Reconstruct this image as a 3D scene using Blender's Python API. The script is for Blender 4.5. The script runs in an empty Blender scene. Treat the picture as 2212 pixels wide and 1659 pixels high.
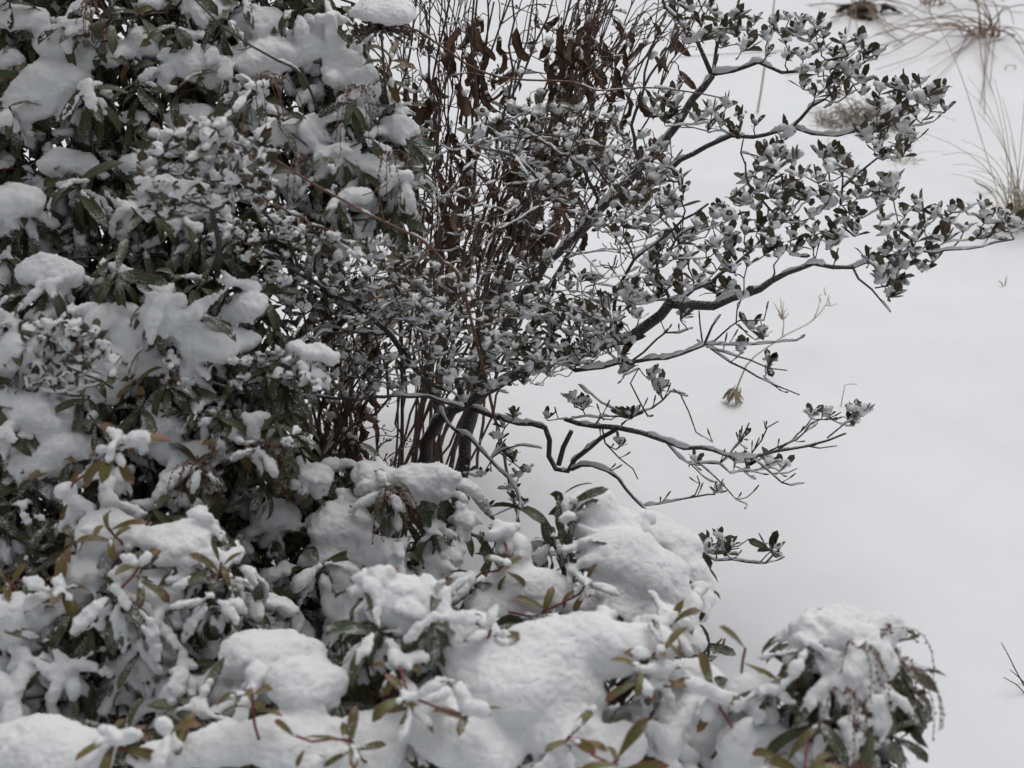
import bpy, math, time
import numpy as np
from mathutils import Matrix, Vector

T0 = time.time()
scene = bpy.context.scene
COL = scene.collection

# ------------------------------------------------------------------ camera
CAM_H, PITCH, HFOV = 2.4, math.radians(-28.0), math.radians(35.0)
cam_d = bpy.data.cameras.new('camera')
cam_d.sensor_width = 36.0
cam_d.lens = 18.0 / math.tan(HFOV / 2)
cam_d.clip_start, cam_d.clip_end = 0.05, 300.0
cam_d.dof.use_dof = True
cam_d.dof.focus_distance = 4.1
cam_d.dof.aperture_fstop = 3.8
cam = bpy.data.objects.new('camera', cam_d)
cam.location = (0, 0, CAM_H)
cam.rotation_euler = (math.radians(90) + PITCH, 0, 0)
COL.objects.link(cam)
scene.camera = cam

# ------------------------------------------------------------------ overcast sky and soft sun
SUN_EL, SUN_ROT = math.radians(64), math.radians(25)
world = bpy.data.worlds.new('World')
scene.world = world
world.use_nodes = True
nt = world.node_tree
bg = nt.nodes['Background']
sky = nt.nodes.new('ShaderNodeTexSky')
sky.sky_type = 'NISHITA'
sky.sun_disc = False
sky.sun_elevation, sky.sun_rotation = SUN_EL, SUN_ROT
sky.air_density, sky.dust_density, sky.ozone_density = 1.0, 4.0, 1.0
hsv = nt.nodes.new('ShaderNodeHueSaturation')      # cloud cover takes the blue out of the sky
hsv.inputs['Saturation'].default_value = 0.16
nt.links.new(sky.outputs['Color'], hsv.inputs['Color'])
nt.links.new(hsv.outputs['Color'], bg.inputs['Color'])
bg.inputs['Strength'].default_value = 0.10
sun_d = bpy.data.lights.new('sun', 'SUN')
sun_d.energy, sun_d.angle, sun_d.color = 0.75, math.radians(60), (1.0, 0.985, 0.96)
sun = bpy.data.objects.new('sun', sun_d)
sv = Vector((math.sin(SUN_ROT) * math.cos(SUN_EL), math.cos(SUN_ROT) * math.cos(SUN_EL), math.sin(SUN_EL)))
sun.rotation_euler = (-sv).to_track_quat('-Z', 'Y').to_euler()
sun.location = (3, 6, 8)
COL.objects.link(sun)
vs = scene.view_settings
vs.view_transform, vs.look, vs.gamma, vs.use_curve_mapping = 'Standard', 'None', 1.0, False
vs.exposure = 0.06
scene.cycles.max_bounces = 6
scene.cycles.diffuse_bounces = 4

# ------------------------------------------------------------------ numbers
F_PX = 1106.0 / math.tan(HFOV / 2)                  # pixels of a 2212 x 1659 view
_c, _s = math.cos(PITCH), math.sin(PITCH)


def at(px, py, Y):
    """point at horizontal distance Y seen at (px, py)"""
    x = (px - 1106.0) / F_PX
    v = (829.5 - py) / F_PX
    d = np.array([x, _c - v * _s, _s + v * _c])
    return np.array([0, 0, CAM_H]) + d * (Y / d[1])


def ground_at(px, py, z=0.0):
    x = (px - 1106.0) / F_PX
    v = (829.5 - py) / F_PX
    d = np.array([x, _c - v * _s, _s + v * _c])
    for _ in range(6):
        p = np.array([0, 0, CAM_H]) + d * ((z - CAM_H) / d[2])
        z = gz(p[0], p[1])
    return p


def project(P):
    P = np.asarray(P) - np.array([0, 0, CAM_H])
    f = P[:, 1] * _c + P[:, 2] * _s
    u = -P[:, 1] * _s + P[:, 2] * _c
    return 1106 + P[:, 0] / f * F_PX, 829.5 - u / f * F_PX, f


def unit(v):
    v = np.asarray(v, float)
    return v / (np.linalg.norm(v) + 1e-12)


def hash01(i, j, k, seed):
    n = (i.astype(np.int64) * 73856093) ^ (j.astype(np.int64) * 19349663) ^ (k.astype(np.int64) * 83492791) ^ (seed * 2654435761)
    n = (n ^ (n >> 13)) & 0x7fffffff
    n = (n * 1274126177 + 12345) & 0x7fffffff
    n = (n ^ (n >> 15)) & 0x7fffffff
    n = (n * 1103515245) & 0x7fffffff
    return n / 0x7fffffff


def noise_at(P, cell, seed=1):
    """value noise -1..1 at points P (n,3)"""
    q = np.asarray(P) / cell
    i = np.floor(q).astype(np.int64)
    f = q - i
    f = f * f * (3 - 2 * f)
    r = 0
    for a in (0, 1):
        for b in (0, 1):
            for c in (0, 1):
                w = (f[:, 0] if a else 1 - f[:, 0]) * (f[:, 1] if b else 1 - f[:, 1]) * (f[:, 2] if c else 1 - f[:, 2])
                r = r + w * hash01(i[:, 0] + a, i[:, 1] + b, i[:, 2] + c, seed)
    return r * 2 - 1


def noise_grid(shape, h, cell, rng):
    """smooth value noise on a regular grid, by separable interpolation of a random lattice"""
    W = []
    for n in shape:
        x = np.arange(n) * h / cell
        i = np.floor(x).astype(int)
        f = x - i
        f = f * f * (3 - 2 * f)
        m = i.max() + 2
        w = np.zeros((n, m), np.float32)
        w[np.arange(n), i] = 1 - f
        w[np.arange(n), i + 1] += f
        W.append(w)
    L = rng.uniform(-1, 1, [w.shape[1] for w in W]).astype(np.float32)
    L = np.tensordot(W[0], L, (1, 0))
    L = np.einsum('yb,xbc->xyc', W[1], L, optimize=True)
    return np.einsum('zc,xyc->xyz', W[2], L, optimize=True)


# ------------------------------------------------------------------ materials
def new_mat(name):
    m = bpy.data.materials.new(name)
    m.use_nodes = True
    n = m.node_tree.nodes
    return m, n, m.node_tree.links, n['Principled BSDF']


def math_node(n, l, op, a, b=None, clamp=False):
    x = n.new('ShaderNodeMath')
    x.operation, x.use_clamp = op, clamp
    for s, v in zip(x.inputs, (a, b)):
        if v is None:
            continue
        if isinstance(v, (int, float)):
            s.default_value = v
        else:
            l.new(v, s)
    return x.outputs[0]


def noise_node(n, l, vec, scale, detail=2.0, rough=0.5):
    x = n.new('ShaderNodeTexNoise')
    x.inputs['Scale'].default_value = scale
    x.inputs['Detail'].default_value = detail
    x.inputs['Roughness'].default_value = rough
    if vec is not None:
        l.new(vec, x.inputs['Vector'])
    return x.outputs['Fac']


def mix_col(n, l, fac, a, b):
    x = n.new('ShaderNodeMix')
    x.data_type = 'RGBA'
    for s, v in ((x.inputs[0], fac), (x.inputs[6], a), (x.inputs[7], b)):
        if isinstance(v, (int, float)):
            s.default_value = v
        elif isinstance(v, tuple):
            s.default_value = (*v, 1)
        else:
            l.new(v, s)
    return x.outputs[2]


def snow_material(name, col, bump_scale, bump_dist, big=None):
    m, n, l, p = new_mat(name)
    pos = n.new('ShaderNodeNewGeometry').outputs['Position']
    f = noise_node(n, l, pos, bump_scale, 4, 0.65)
    c = mix_col(n, l, noise_node(n, l, pos, 9, 2), tuple(x * 0.96 for x in col), col)
    l.new(c, p.inputs['Base Color'])
    p.inputs['Roughness'].default_value = 0.9
    p.inputs['Specular IOR Level'].default_value = 0.15
    b = n.new('ShaderNodeBump')
    b.inputs['Strength'].default_value = 0.8
    b.inputs['Distance'].default_value = bump_dist
    h = f
    if big:
        h = math_node(n, l, 'ADD', f, math_node(n, l, 'MULTIPLY', noise_node(n, l, pos, big[0], 3), big[1]))
    l.new(h, b.inputs['Height'])
    l.new(b.outputs[0], p.inputs['Normal'])
    return m


M_SNOW = snow_material('fluffy_snow', (0.85, 0.856, 0.864), 330, 0.0028)
M_GROUND = snow_material('ground_snow', (0.845, 0.855, 0.875), 90, 0.0010, (6, 5.0))


def random_value(n, l):
    oi = n.new('ShaderNodeObjectInfo').outputs['Random']
    ri = n.new('ShaderNodeNewGeometry').outputs['Random Per Island']
    return math_node(n, l, 'FRACT', math_node(n, l, 'ADD', oi, ri))


def leaf_material(name, c0, c1, rib, edge=None, frost=0.5, rough=0.45, tip=None, frost_scale=420):
    """rib: colour of the midrib; edge: colour of the margin; frost: share dusted with snow crystals"""
    m, n, l, p = new_mat(name)
    rnd = random_value(n, l)
    at_ = n.new('ShaderNodeAttribute')
    at_.attribute_name = 'st'
    sep = n.new('ShaderNodeSeparateXYZ')
    l.new(at_.outputs['Vector'], sep.inputs[0])
    pos = n.new('ShaderNodeNewGeometry').outputs['Position']
    c = mix_col(n, l, rnd, c0, c1)
    mott = math_node(n, l, 'MULTIPLY', noise_node(n, l, pos, 60, 3), 0.5)
    c = mix_col(n, l, mott, c, tuple(0.45 * (a + b) * 0.5 for a, b in zip(c0, c1)))
    at_abs = math_node(n, l, 'ABSOLUTE', sep.outputs[1])
    if edge:
        e = math_node(n, l, 'POWER', at_abs, 3.0)
        e = math_node(n, l, 'MULTIPLY', e, math_node(n, l, 'MULTIPLY', noise_node(n, l, pos, 35, 2), 1.5, True), True)
        c = mix_col(n, l, e, c, edge)
    if tip:
        e = math_node(n, l, 'POWER', sep.outputs[0], 5.0)
        e = math_node(n, l, 'MULTIPLY', e, math_node(n, l, 'FRACT', math_node(n, l, 'MULTIPLY', rnd, 7.3)), True)
        c = mix_col(n, l, e, c, tip)
    r = math_node(n, l, 'LESS_THAN', at_abs, 0.10)
    c = mix_col(n, l, math_node(n, l, 'MULTIPLY', r, 0.6), c, rib)
    if frost > 0:
        fr = noise_node(n, l, pos, frost_scale, 3, 0.7)
        patch = noise_node(n, l, pos, 18, 2)
        thr = math_node(n, l, 'SUBTRACT', 1.08 - 0.20 * frost, math_node(n, l, 'MULTIPLY', patch, 0.62))
        fr = math_node(n, l, 'MULTIPLY', math_node(n, l, 'SUBTRACT', fr, thr), 14.0, True)
        c = mix_col(n, l, fr, c, (0.75, 0.76, 0.78))
    l.new(c, p.inputs['Base Color'])
    p.inputs['Roughness'].default_value = rough
    p.inputs['Specular IOR Level'].default_value = 0.35
    return m


M_PL = leaf_material('pieris_leaf', (0.030, 0.046, 0.018), (0.062, 0.088, 0.030), (0.10, 0.12, 0.05), (0.085, 0.036, 0.024), 0.92, 0.5)
M_PLB = leaf_material('pieris_leaf_underside', (0.055, 0.064, 0.030), (0.09, 0.098, 0.044), (0.12, 0.10, 0.05), (0.11, 0.05, 0.034), 0.5, 0.6)
M_PY = leaf_material('young_pieris_leaf', (0.06, 0.105, 0.018), (0.11, 0.15, 0.028), (0.25, 0.10, 0.08), (0.27, 0.05, 0.05), 0.6, 0.4, (0.26, 0.05, 0.05))
M_PYB = leaf_material('young_pieris_leaf_underside', (0.09, 0.135, 0.028), (0.14, 0.165, 0.04), (0.30, 0.10, 0.08), (0.30, 0.06, 0.06), 0.4, 0.5, (0.30, 0.07, 0.06))
M_AZ = leaf_material('azalea_leaf', (0.045, 0.052, 0.025), (0.085, 0.075, 0.038), (0.12, 0.085, 0.05), (0.10, 0.05, 0.035), 0.35, 0.5)
M_AZB = leaf_material('azalea_leaf_underside', (0.095, 0.08, 0.048), (0.155, 0.112, 0.068), (0.16, 0.09, 0.06), (0.035, 0.026, 0.02), 0.22, 0.65)
M_DEAD = leaf_material('withered_leaf', (0.09, 0.052, 0.036), (0.23, 0.13, 0.08), (0.12, 0.07, 0.045), (0.05, 0.03, 0.02), 0.35, 0.75)
M_DRYLEAF = leaf_material('straw_leaf', (0.42, 0.34, 0.25), (0.56, 0.47, 0.35), (0.3, 0.25, 0.17), None, 0.3, 0.8)


def bark_material(name, c0, c1, frost, scale=120):
    m, n, l, p = new_mat(name)
    geo = n.new('ShaderNodeNewGeometry')
    pos = geo.outputs['Position']
    c = mix_col(n, l, noise_node(n, l, pos, scale, 4, 0.6), c0, c1)
    sep = n.new('ShaderNodeSeparateXYZ')
    l.new(geo.outputs['Normal'], sep.inputs[0])
    fr = noise_node(n, l, pos, 330, 3, 0.7)
    up = math_node(n, l, 'MULTIPLY', sep.outputs[2], 0.16)
    fr = math_node(n, l, 'MULTIPLY', math_node(n, l, 'SUBTRACT', math_node(n, l, 'ADD', fr, up), 0.80 - 0.22 * frost), 10.0, True)
    c = mix_col(n, l, fr, c, (0.72, 0.73, 0.75))
    l.new(c, p.inputs['Base Color'])
    p.inputs['Roughness'].default_value = 0.85
    b = n.new('ShaderNodeBump')
    b.inputs['Strength'].default_value = 0.6
    b.inputs['Distance'].default_value = 0.002
    l.new(noise_node(n, l, pos, scale * 1.5, 4, 0.65), b.inputs['Height'])
    l.new(b.outputs[0], p.inputs['Normal'])
    return m


M_BARK = bark_material('azalea_bark', (0.032, 0.027, 0.026), (0.085, 0.072, 0.066), 0.7)
M_TWIG = bark_material('azalea_twig_bark', (0.045, 0.033, 0.030), (0.11, 0.075, 0.064), 0.6)
M_PBARK = bark_material('pieris_bark', (0.045, 0.030, 0.022), (0.10, 0.07, 0.05), 0.45)
M_RED = bark_material('red_shoot_bark', (0.12, 0.022, 0.025), (0.24, 0.05, 0.05), 0.35)
M_DSTEM = bark_material('withered_stem', (0.07, 0.045, 0.037), (0.155, 0.10, 0.078), 0.7)
M_CANE = bark_material('brown_cane', (0.11, 0.055, 0.035), (0.20, 0.11, 0.07), 0.5)
M_STRAW = bark_material('straw_stem', (0.30, 0.245, 0.17), (0.46, 0.39, 0.28), 0.4)
M_RSTRAW = bark_material('russet_straw', (0.21, 0.135, 0.095), (0.34, 0.24, 0.17), 0.4)
M_MAT = bark_material('weathered_grass', (0.15, 0.12, 0.085), (0.30, 0.245, 0.175), 0.35)
M_BUD = bark_material('flower_bud', (0.11, 0.045, 0.032), (0.21, 0.10, 0.065), 0.6)
M_SOIL_SHADE = bark_material('soil_and_shade', (0.018, 0.014, 0.010), (0.05, 0.036, 0.024), 0.3, 40)  # soil of the clods, and the dark sheet standing in for shade


# ------------------------------------------------------------------ meshes
class Geo:
    """quads with material numbers and a per point (along, across) attribute"""
    def __init__(self, V, Q, mi=None, st=None):
        self.V = np.asarray(V, np.float32).reshape(-1, 3)
        self.Q = np.asarray(Q, np.int32).reshape(-1, 4)
        self.mi = np.zeros(len(self.Q), np.int32) if mi is None else np.asarray(mi, np.int32)
        self.st = np.zeros((len(self.V), 3), np.float32) if st is None else np.asarray(st, np.float32)

    def moved(self, M):
        return Geo(self.V @ M[:3, :3].T + M[:3, 3], self.Q, self.mi, self.st)


def join(gs):
    o, V, Q, mi, st = 0, [], [], [], []
    for g in gs:
        V.append(g.V); Q.append(g.Q + o); mi.append(g.mi); st.append(g.st)
        o += len(g.V)
    return Geo(np.concatenate(V), np.concatenate(Q), np.concatenate(mi), np.concatenate(st))


def to_mesh(name, g, mats, smooth=True):
    me = bpy.data.meshes.new(name)
    me.vertices.add(len(g.V))
    me.vertices.foreach_set('co', g.V.astype(np.float32).ravel())
    me.loops.add(len(g.Q) * 4)
    me.loops.foreach_set('vertex_index', g.Q.ravel().astype(np.int32))
    me.polygons.add(len(g.Q))
    me.polygons.foreach_set('loop_start', np.arange(0, len(g.Q) * 4, 4, dtype=np.int32))
    for m in mats:
        me.materials.append(m)
    me.polygons.foreach_set('material_index', g.mi)
    me.polygons.foreach_set('use_smooth', np.full(len(g.Q), smooth))
    a = me.attributes.new('st', 'FLOAT_VECTOR', 'POINT')
    a.data.foreach_set('vector', g.st.ravel())
    me.update(calc_edges=True)
    return me


def add_obj(name, me, parent=None, kind=None):
    o = bpy.data.objects.new(name, me)
    COL.objects.link(o)
    if parent is not None:
        o.parent = parent
    if kind:
        o['kind'] = kind
    return o


def thing(name, label, cat, base, group=None):
    o = bpy.data.objects.new(name, None)
    o.empty_display_size = 0.1
    o.location = base
    COL.objects.link(o)
    o['label'], o['category'] = label, cat
    if group:
        o['group'] = group
    return o


def smooth_path(P, R, step=0.03):
    """Catmull-Rom through P with radii R"""
    P, R = np.asarray(P, float), np.asarray(R, float)
    if len(P) < 2:
        return P, R
    E = np.vstack([2 * P[0] - P[1], P, 2 * P[-1] - P[-2]])
    out, rad = [], []
    for i in range(len(P) - 1):
        p0, p1, p2, p3 = E[i:i + 4]
        n = max(1, int(np.linalg.norm(p2 - p1) / step))
        for t in np.arange(n) / n:
            out.append(0.5 * (2 * p1 + (p2 - p0) * t + (2 * p0 - 5 * p1 + 4 * p2 - p3) * t * t + (3 * p1 - p0 - 3 * p2 + p3) * t ** 3))
            rad.append(R[i] * (1 - t) + R[i + 1] * t)
    out.append(P[-1]); rad.append(R[-1])
    return np.array(out), np.array(rad)


def tube(P, R, sides=6, cap=True, flat=1.0):
    P, R = np.asarray(P, float), np.asarray(R, float)
    n = len(P)
    T = np.gradient(P, axis=0)
    T /= np.linalg.norm(T, axis=1, keepdims=True) + 1e-12
    ref = np.array([0.0, 0, 1]) if abs(T[0][2]) < 0.9 else np.array([1.0, 0, 0])
    A = np.empty_like(P)
    a = unit(np.cross(T[0], np.cross(ref, T[0])))
    for i in range(n):
        a = unit(a - T[i] * a.dot(T[i]))
        A[i] = a
    B = np.cross(T, A)
    th = np.arange(sides) * 2 * math.pi / sides
    V = P[:, None] + R[:, None, None] * (np.cos(th)[None, :, None] * A[:, None] * flat + np.sin(th)[None, :, None] * B[:, None])
    V = V.reshape(-1, 3)
    i = np.arange(n - 1)[:, None] * sides
    j = np.arange(sides)[None, :]
    jn = (j + 1) % sides
    Q = np.stack([i + j, i + jn, i + sides + jn, i + sides + j], -1).reshape(-1, 4)
    if cap:
        V = np.vstack([V, P[0] - T[0] * R[0] * 0.6, P[-1] + T[-1] * R[-1] * 0.8])
        m = n * sides
        k = np.arange(sides)
        q0 = np.stack([(k[::2] + 2) % sides, (k[::2] + 1) % sides, k[::2], np.full(len(k[::2]), m)], -1)
        b = (n - 1) * sides
        q1 = np.stack([b + k[::2], b + (k[::2] + 1) % sides, b + (k[::2] + 2) % sides, np.full(len(k[::2]), m + 1)], -1)
        Q = np.vstack([Q, q0, q1])
    return Geo(V, Q)


class Leaf:
    """a leaf of unit length along +x, upper side +z, two layers of faces"""
    def __init__(self, name, wfun, width, bend, fold, mats, ns=6, thick=0.006, wave=0.0, twist=0.0, seed=0):
        rng = np.random.default_rng(seed + 77)
        s = np.linspace(0, 1, ns + 1)
        th = -bend * (s ** 1.3)
        d = np.stack([np.cos(th), np.zeros_like(s), np.sin(th)], -1)
        c = np.zeros((ns + 1, 3))
        c[1:] = np.cumsum((d[1:] + d[:-1]) / 2 / ns, axis=0)
        N = np.stack([-np.sin(th), np.zeros_like(s), np.cos(th)], -1)
        S = np.tile([0, 1.0, 0], (ns + 1, 1))
        tw = twist * s
        S, N = S * np.cos(tw)[:, None] + N * np.sin(tw)[:, None], N * np.cos(tw)[:, None] - S * np.sin(tw)[:, None]
        w = np.maximum(wfun(s), 0.03) * width
        V, st = [], []
        for layer in (0, 1):
            for t in (-1, 0, 1):
                jag = rng.normal(0, wave, ns + 1) if t else 0
                off = (abs(t) * fold * w + jag * w - layer * thick)[:, None]
                V.append(c + t * (w * (1 + (rng.normal(0, wave, ns + 1) if t else 0)))[:, None] * S + off * N)
                st.append(np.stack([s, np.full_like(s, t), np.full_like(s, layer)], -1))
        m = ns + 1
        Q, mi = [], []
        for layer in (0, 1):
            o = layer * 3 * m
            for t in (0, 1):
                i = np.arange(ns)
                a, b = o + t * m + i, o + (t + 1) * m + i
                q = np.stack([a, a + 1, b + 1, b], -1)
                if layer:
                    q = q[:, ::-1]
                Q.append(q); mi.append(np.full(ns, layer))
        self.g = Geo(np.concatenate(V), np.concatenate(Q), np.concatenate(mi), np.concatenate(st))
        self.line, self.norm, self.w = c, N, w
        self.mats = mats
        self.me = to_mesh(name, self.g, mats)

    def world_line(self, M):
        return self.line @ M[:3, :3].T + M[:3, 3]


def frame(origin, axis, az, elev, roll, scale):
    """matrix: leaf starts at origin, turned az about axis, raised by elev"""
    z = unit(axis)
    x = unit(np.cross([0.0, 1.0, 0.001], z))
    y = np.cross(z, x)
    B = np.stack([x, y, z], 1)
    ca, sa, ce, se, cr, sr = math.cos(az), math.sin(az), math.cos(elev), math.sin(elev), math.cos(roll), math.sin(roll)
    Rz = np.array([[ca, -sa, 0], [sa, ca, 0], [0, 0, 1]])
    Ry = np.array([[ce, 0, -se], [0, 1, 0], [se, 0, ce]])
    Rx = np.array([[1, 0, 0], [0, cr, -sr], [0, sr, cr]])
    M = np.eye(4)
    M[:3, :3] = B @ Rz @ Ry @ Rx * scale
    M[:3, 3] = origin
    return M


# ------------------------------------------------------------------ snow as a distance field
class SnowField:
    def __init__(self, lo, hi, h):
        self.lo, self.h = np.asarray(lo, float), h
        self.n = np.ceil((np.asarray(hi) - lo) / h).astype(int) + 1
        self.F = np.full(self.n, 0.06, np.float32)

    def block(self, lo, hi):
        a = np.clip(np.floor((lo - self.lo) / self.h).astype(int), 0, self.n - 1)
        b = np.clip(np.ceil((hi - self.lo) / self.h).astype(int) + 1, 1, self.n)
        if np.any(b <= a):
            return None
        sl = tuple(slice(x, y) for x, y in zip(a, b))
        ax = [(self.lo[i] + np.arange(a[i], b[i]) * self.h).astype(np.float32) for i in range(3)]
        return sl, ax[0][:, None, None], ax[1][None, :, None], ax[2][None, None, :]

    def merge(self, sl, d, k):
        f = self.F[sl]
        hh = np.clip(0.5 + 0.5 * (f - d) / k, 0, 1)
        self.F[sl] = f * (1 - hh) + d * hh - k * hh * (1 - hh)

    def capsule(self, a, b, ra, rb, k=0.012, flat=1.0):
        m = max(ra, rb) + 0.03
        bl = self.block(np.minimum(a, b) - m, np.maximum(a, b) + m)
        if bl is None:
            return
        sl, X, Y, Z = bl
        d = (b - a).astype(np.float32)
        L2 = float(d.dot(d)) + 1e-9
        t = np.clip(((X - a[0]) * d[0] + (Y - a[1]) * d[1] + (Z - a[2]) * d[2]) / L2, 0, 1)
        dist = np.sqrt((X - a[0] - t * d[0]) ** 2 + (Y - a[1] - t * d[1]) ** 2 + ((Z - a[2] - t * d[2]) / flat) ** 2)
        self.merge(sl, dist - (ra + (rb - ra) * t), k)

    def ellipsoid(self, c, r, down=0.5, k=0.02):
        r = np.asarray(r, float)
        bl = self.block(c - r - 0.04, c + r + 0.04)
        if bl is None:
            return
        sl, X, Y, Z = bl
        z = Z - c[2]
        z = np.where(z < 0, z / (r[2] * down), z / r[2])
        q = np.sqrt(((X - c[0]) / r[0]) ** 2 + ((Y - c[1]) / r[1]) ** 2 + z ** 2)
        self.merge(sl, (q - 1) * r.min(), k)

    def add_noise(self, cell, amp, rng):
        self.F += amp * noise_grid(self.F.shape, self.h, cell, rng)

    def surface(self):
        F = self.F
        I = (F < 0)
        c = np.zeros(tuple(x - 1 for x in F.shape), np.uint8)
        for a in (0, 1):
            for b in (0, 1):
                for d in (0, 1):
                    c += I[a:F.shape[0] - 1 + a, b:F.shape[1] - 1 + b, d:F.shape[2] - 1 + d]
        i, j, k = np.nonzero((c > 0) & (c < 8))
        n = len(i)
        if n == 0:
            return None
        idx = np.full(c.shape, -1, np.int32)
        idx[i, j, k] = np.arange(n)
        acc, cnt = np.zeros((n, 3)), np.zeros(n)
        corner = [(a, b, d) for a in (0, 1) for b in (0, 1) for d in (0, 1)]
        val = {q: F[i + q[0], j + q[1], k + q[2]] for q in corner}
        for q in corner:
            for ax in range(3):
                if q[ax]:
                    continue
                r = list(q); r[ax] = 1; r = tuple(r)
                f0, f1 = val[q], val[r]
                cross = (f0 < 0) != (f1 < 0)
                t = np.where(cross, f0 / np.where(cross, f0 - f1, 1), 0)
                p = np.tile(np.array(q, float), (n, 1))
                p[:, ax] = t
                acc += p * cross[:, None]
                cnt += cross
        V = self.lo + (np.stack([i, j, k], -1) + acc / cnt[:, None]) * self.h
        Q = []
        for ax in range(3):
            sl0, sl1 = [slice(None)] * 3, [slice(None)] * 3
            sl0[ax], sl1[ax] = slice(0, -1), slice(1, None)
            A, B = I[tuple(sl0)], I[tuple(sl1)]
            e = np.argwhere(A != B)
            flip = A[tuple(e.T)]
            u, v = [(1, 2), (2, 0), (0, 1)][ax]
            ok = (e[:, u] > 0) & (e[:, v] > 0) & (e[:, u] < F.shape[u] - 1) & (e[:, v] < F.shape[v] - 1)
            e, flip = e[ok], flip[ok]
            qs = []
            for du, dv in ((1, 1), (0, 1), (0, 0), (1, 0)):
                g = e.copy()
                g[:, u] -= du
                g[:, v] -= dv
                qs.append(idx[tuple(g.T)])
            q = np.stack(qs, -1)
            q[~flip] = q[~flip][:, ::-1]
            Q.append(q)
        return V, np.concatenate(Q)


def components(n, Q):
    lab = np.arange(n)
    E = np.concatenate([Q[:, [0, 1]], Q[:, [1, 2]], Q[:, [2, 3]]])
    for _ in range(200):
        m = np.minimum(lab[E[:, 0]], lab[E[:, 1]])
        new = lab.copy()
        np.minimum.at(new, E[:, 0], m)
        np.minimum.at(new, E[:, 1], m)
        new = new[new]
        new = new[new]
        if np.array_equal(new, lab):
            break
        lab = new
    return lab


def roughen(V, Q, seed, amp=1.0):
    """crystal-scale unevenness along the surface normal"""
    N = np.zeros_like(V)
    a = V[Q[:, 1]] - V[Q[:, 3]]
    b = V[Q[:, 2]] - V[Q[:, 0]]
    fn = -np.cross(a, b)
    for c in range(4):
        np.add.at(N, Q[:, c], fn)
    N /= np.linalg.norm(N, axis=1, keepdims=True) + 1e-12
    if np.mean(N[:, 2] * fn_sign(V)) < 0:
        N = -N
    rng = np.random.default_rng(seed)
    d = 0.0019 * noise_at(V, 0.014, seed) + 0.0017 * noise_at(V, 0.0068, seed + 1) + rng.normal(0, 0.0008, len(V))
    return V + N * (d * amp)[:, None]


def fn_sign(V):
    return np.sign(V[:, 2] - V[:, 2].mean())


# depth buffer of everything seen, for choosing which leaves show
ZW, ZH = 1106, 830
ZB = np.full((ZH, ZW), 1e9)


def splat(P, r=0):
    x, y, f = project(P)
    x, y = (x / 2).astype(int), (y / 2).astype(int)
    for dx in range(-r, r + 1):
        for dy in range(-r, r + 1):
            ok = (x + dx >= 0) & (x + dx < ZW) & (y + dy >= 0) & (y + dy < ZH)
            np.minimum.at(ZB, (y[ok] + dy, x[ok] + dx), f[ok])


def visible(P):
    """how much of the points P shows (share x closeness)"""
    x, y, f = project(P)
    x, y = (x / 2).astype(int), (y / 2).astype(int)
    ok = (x >= 0) & (x < ZW) & (y >= 0) & (y < ZH)
    v = np.zeros(len(P))
    v[ok] = f[ok] <= ZB[y[ok], x[ok]] + 0.012
    return v.mean() + 0.02 * ok.mean()


def visible_many(Ps):
    n = np.array([len(p) for p in Ps])
    x, y, f = project(np.concatenate(Ps))
    x, y = (x / 2).astype(int), (y / 2).astype(int)
    ok = (x >= 0) & (x < ZW) & (y >= 0) & (y < ZH)
    v = np.zeros(len(x))
    v[ok] = (f[ok] <= ZB[y[ok], x[ok]] + 0.012)
    st = np.concatenate([[0], np.cumsum(n)[:-1]])
    return np.add.reduceat(v + 0.02 * ok, st) / n


JOBS = []                                           # (thing, base, part name, [(library, matrix, key points)], stuff name)


def emit_parts():
    for _, _, _, items, _ in JOBS:
        if items:
            splat(np.concatenate([it[2] for it in items]), 1)
    for th, base, name, items, rest_name in JOBS:
        if not items:
            continue
        sc = visible_many([it[2] for it in items]) * np.array([it[3] for it in items])
        order = np.argsort(-sc)
        off = np.eye(4); off[:3, 3] = -np.asarray(base)
        for r, i in enumerate(order[:300]):
            if sc[i] < 0.1 and r > 60:
                order = np.concatenate([order[:r], order[r:]])
                keep = r
                break
        else:
            keep = min(300, len(order))
        for i in order[:keep]:
            lib, M = items[i][0], items[i][1]
            o = add_obj(name, lib.me, th)
            o.matrix_local = Matrix((off @ M).tolist())
        rest = order[keep:]
        if len(rest):
            mats = []
            gs = []
            for i in rest:
                lib, M = items[i][0], items[i][1]
                mp = []
                for m in lib.mats:
                    if m not in mats:
                        mats.append(m)
                    mp.append(mats.index(m))
                g = lib.g.moved(off @ M)
                g.mi = np.array(mp, np.int32)[g.mi]
                gs.append(g)
            add_obj(rest_name, to_mesh(rest_name, join(gs), mats), th, 'stuff')


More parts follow.
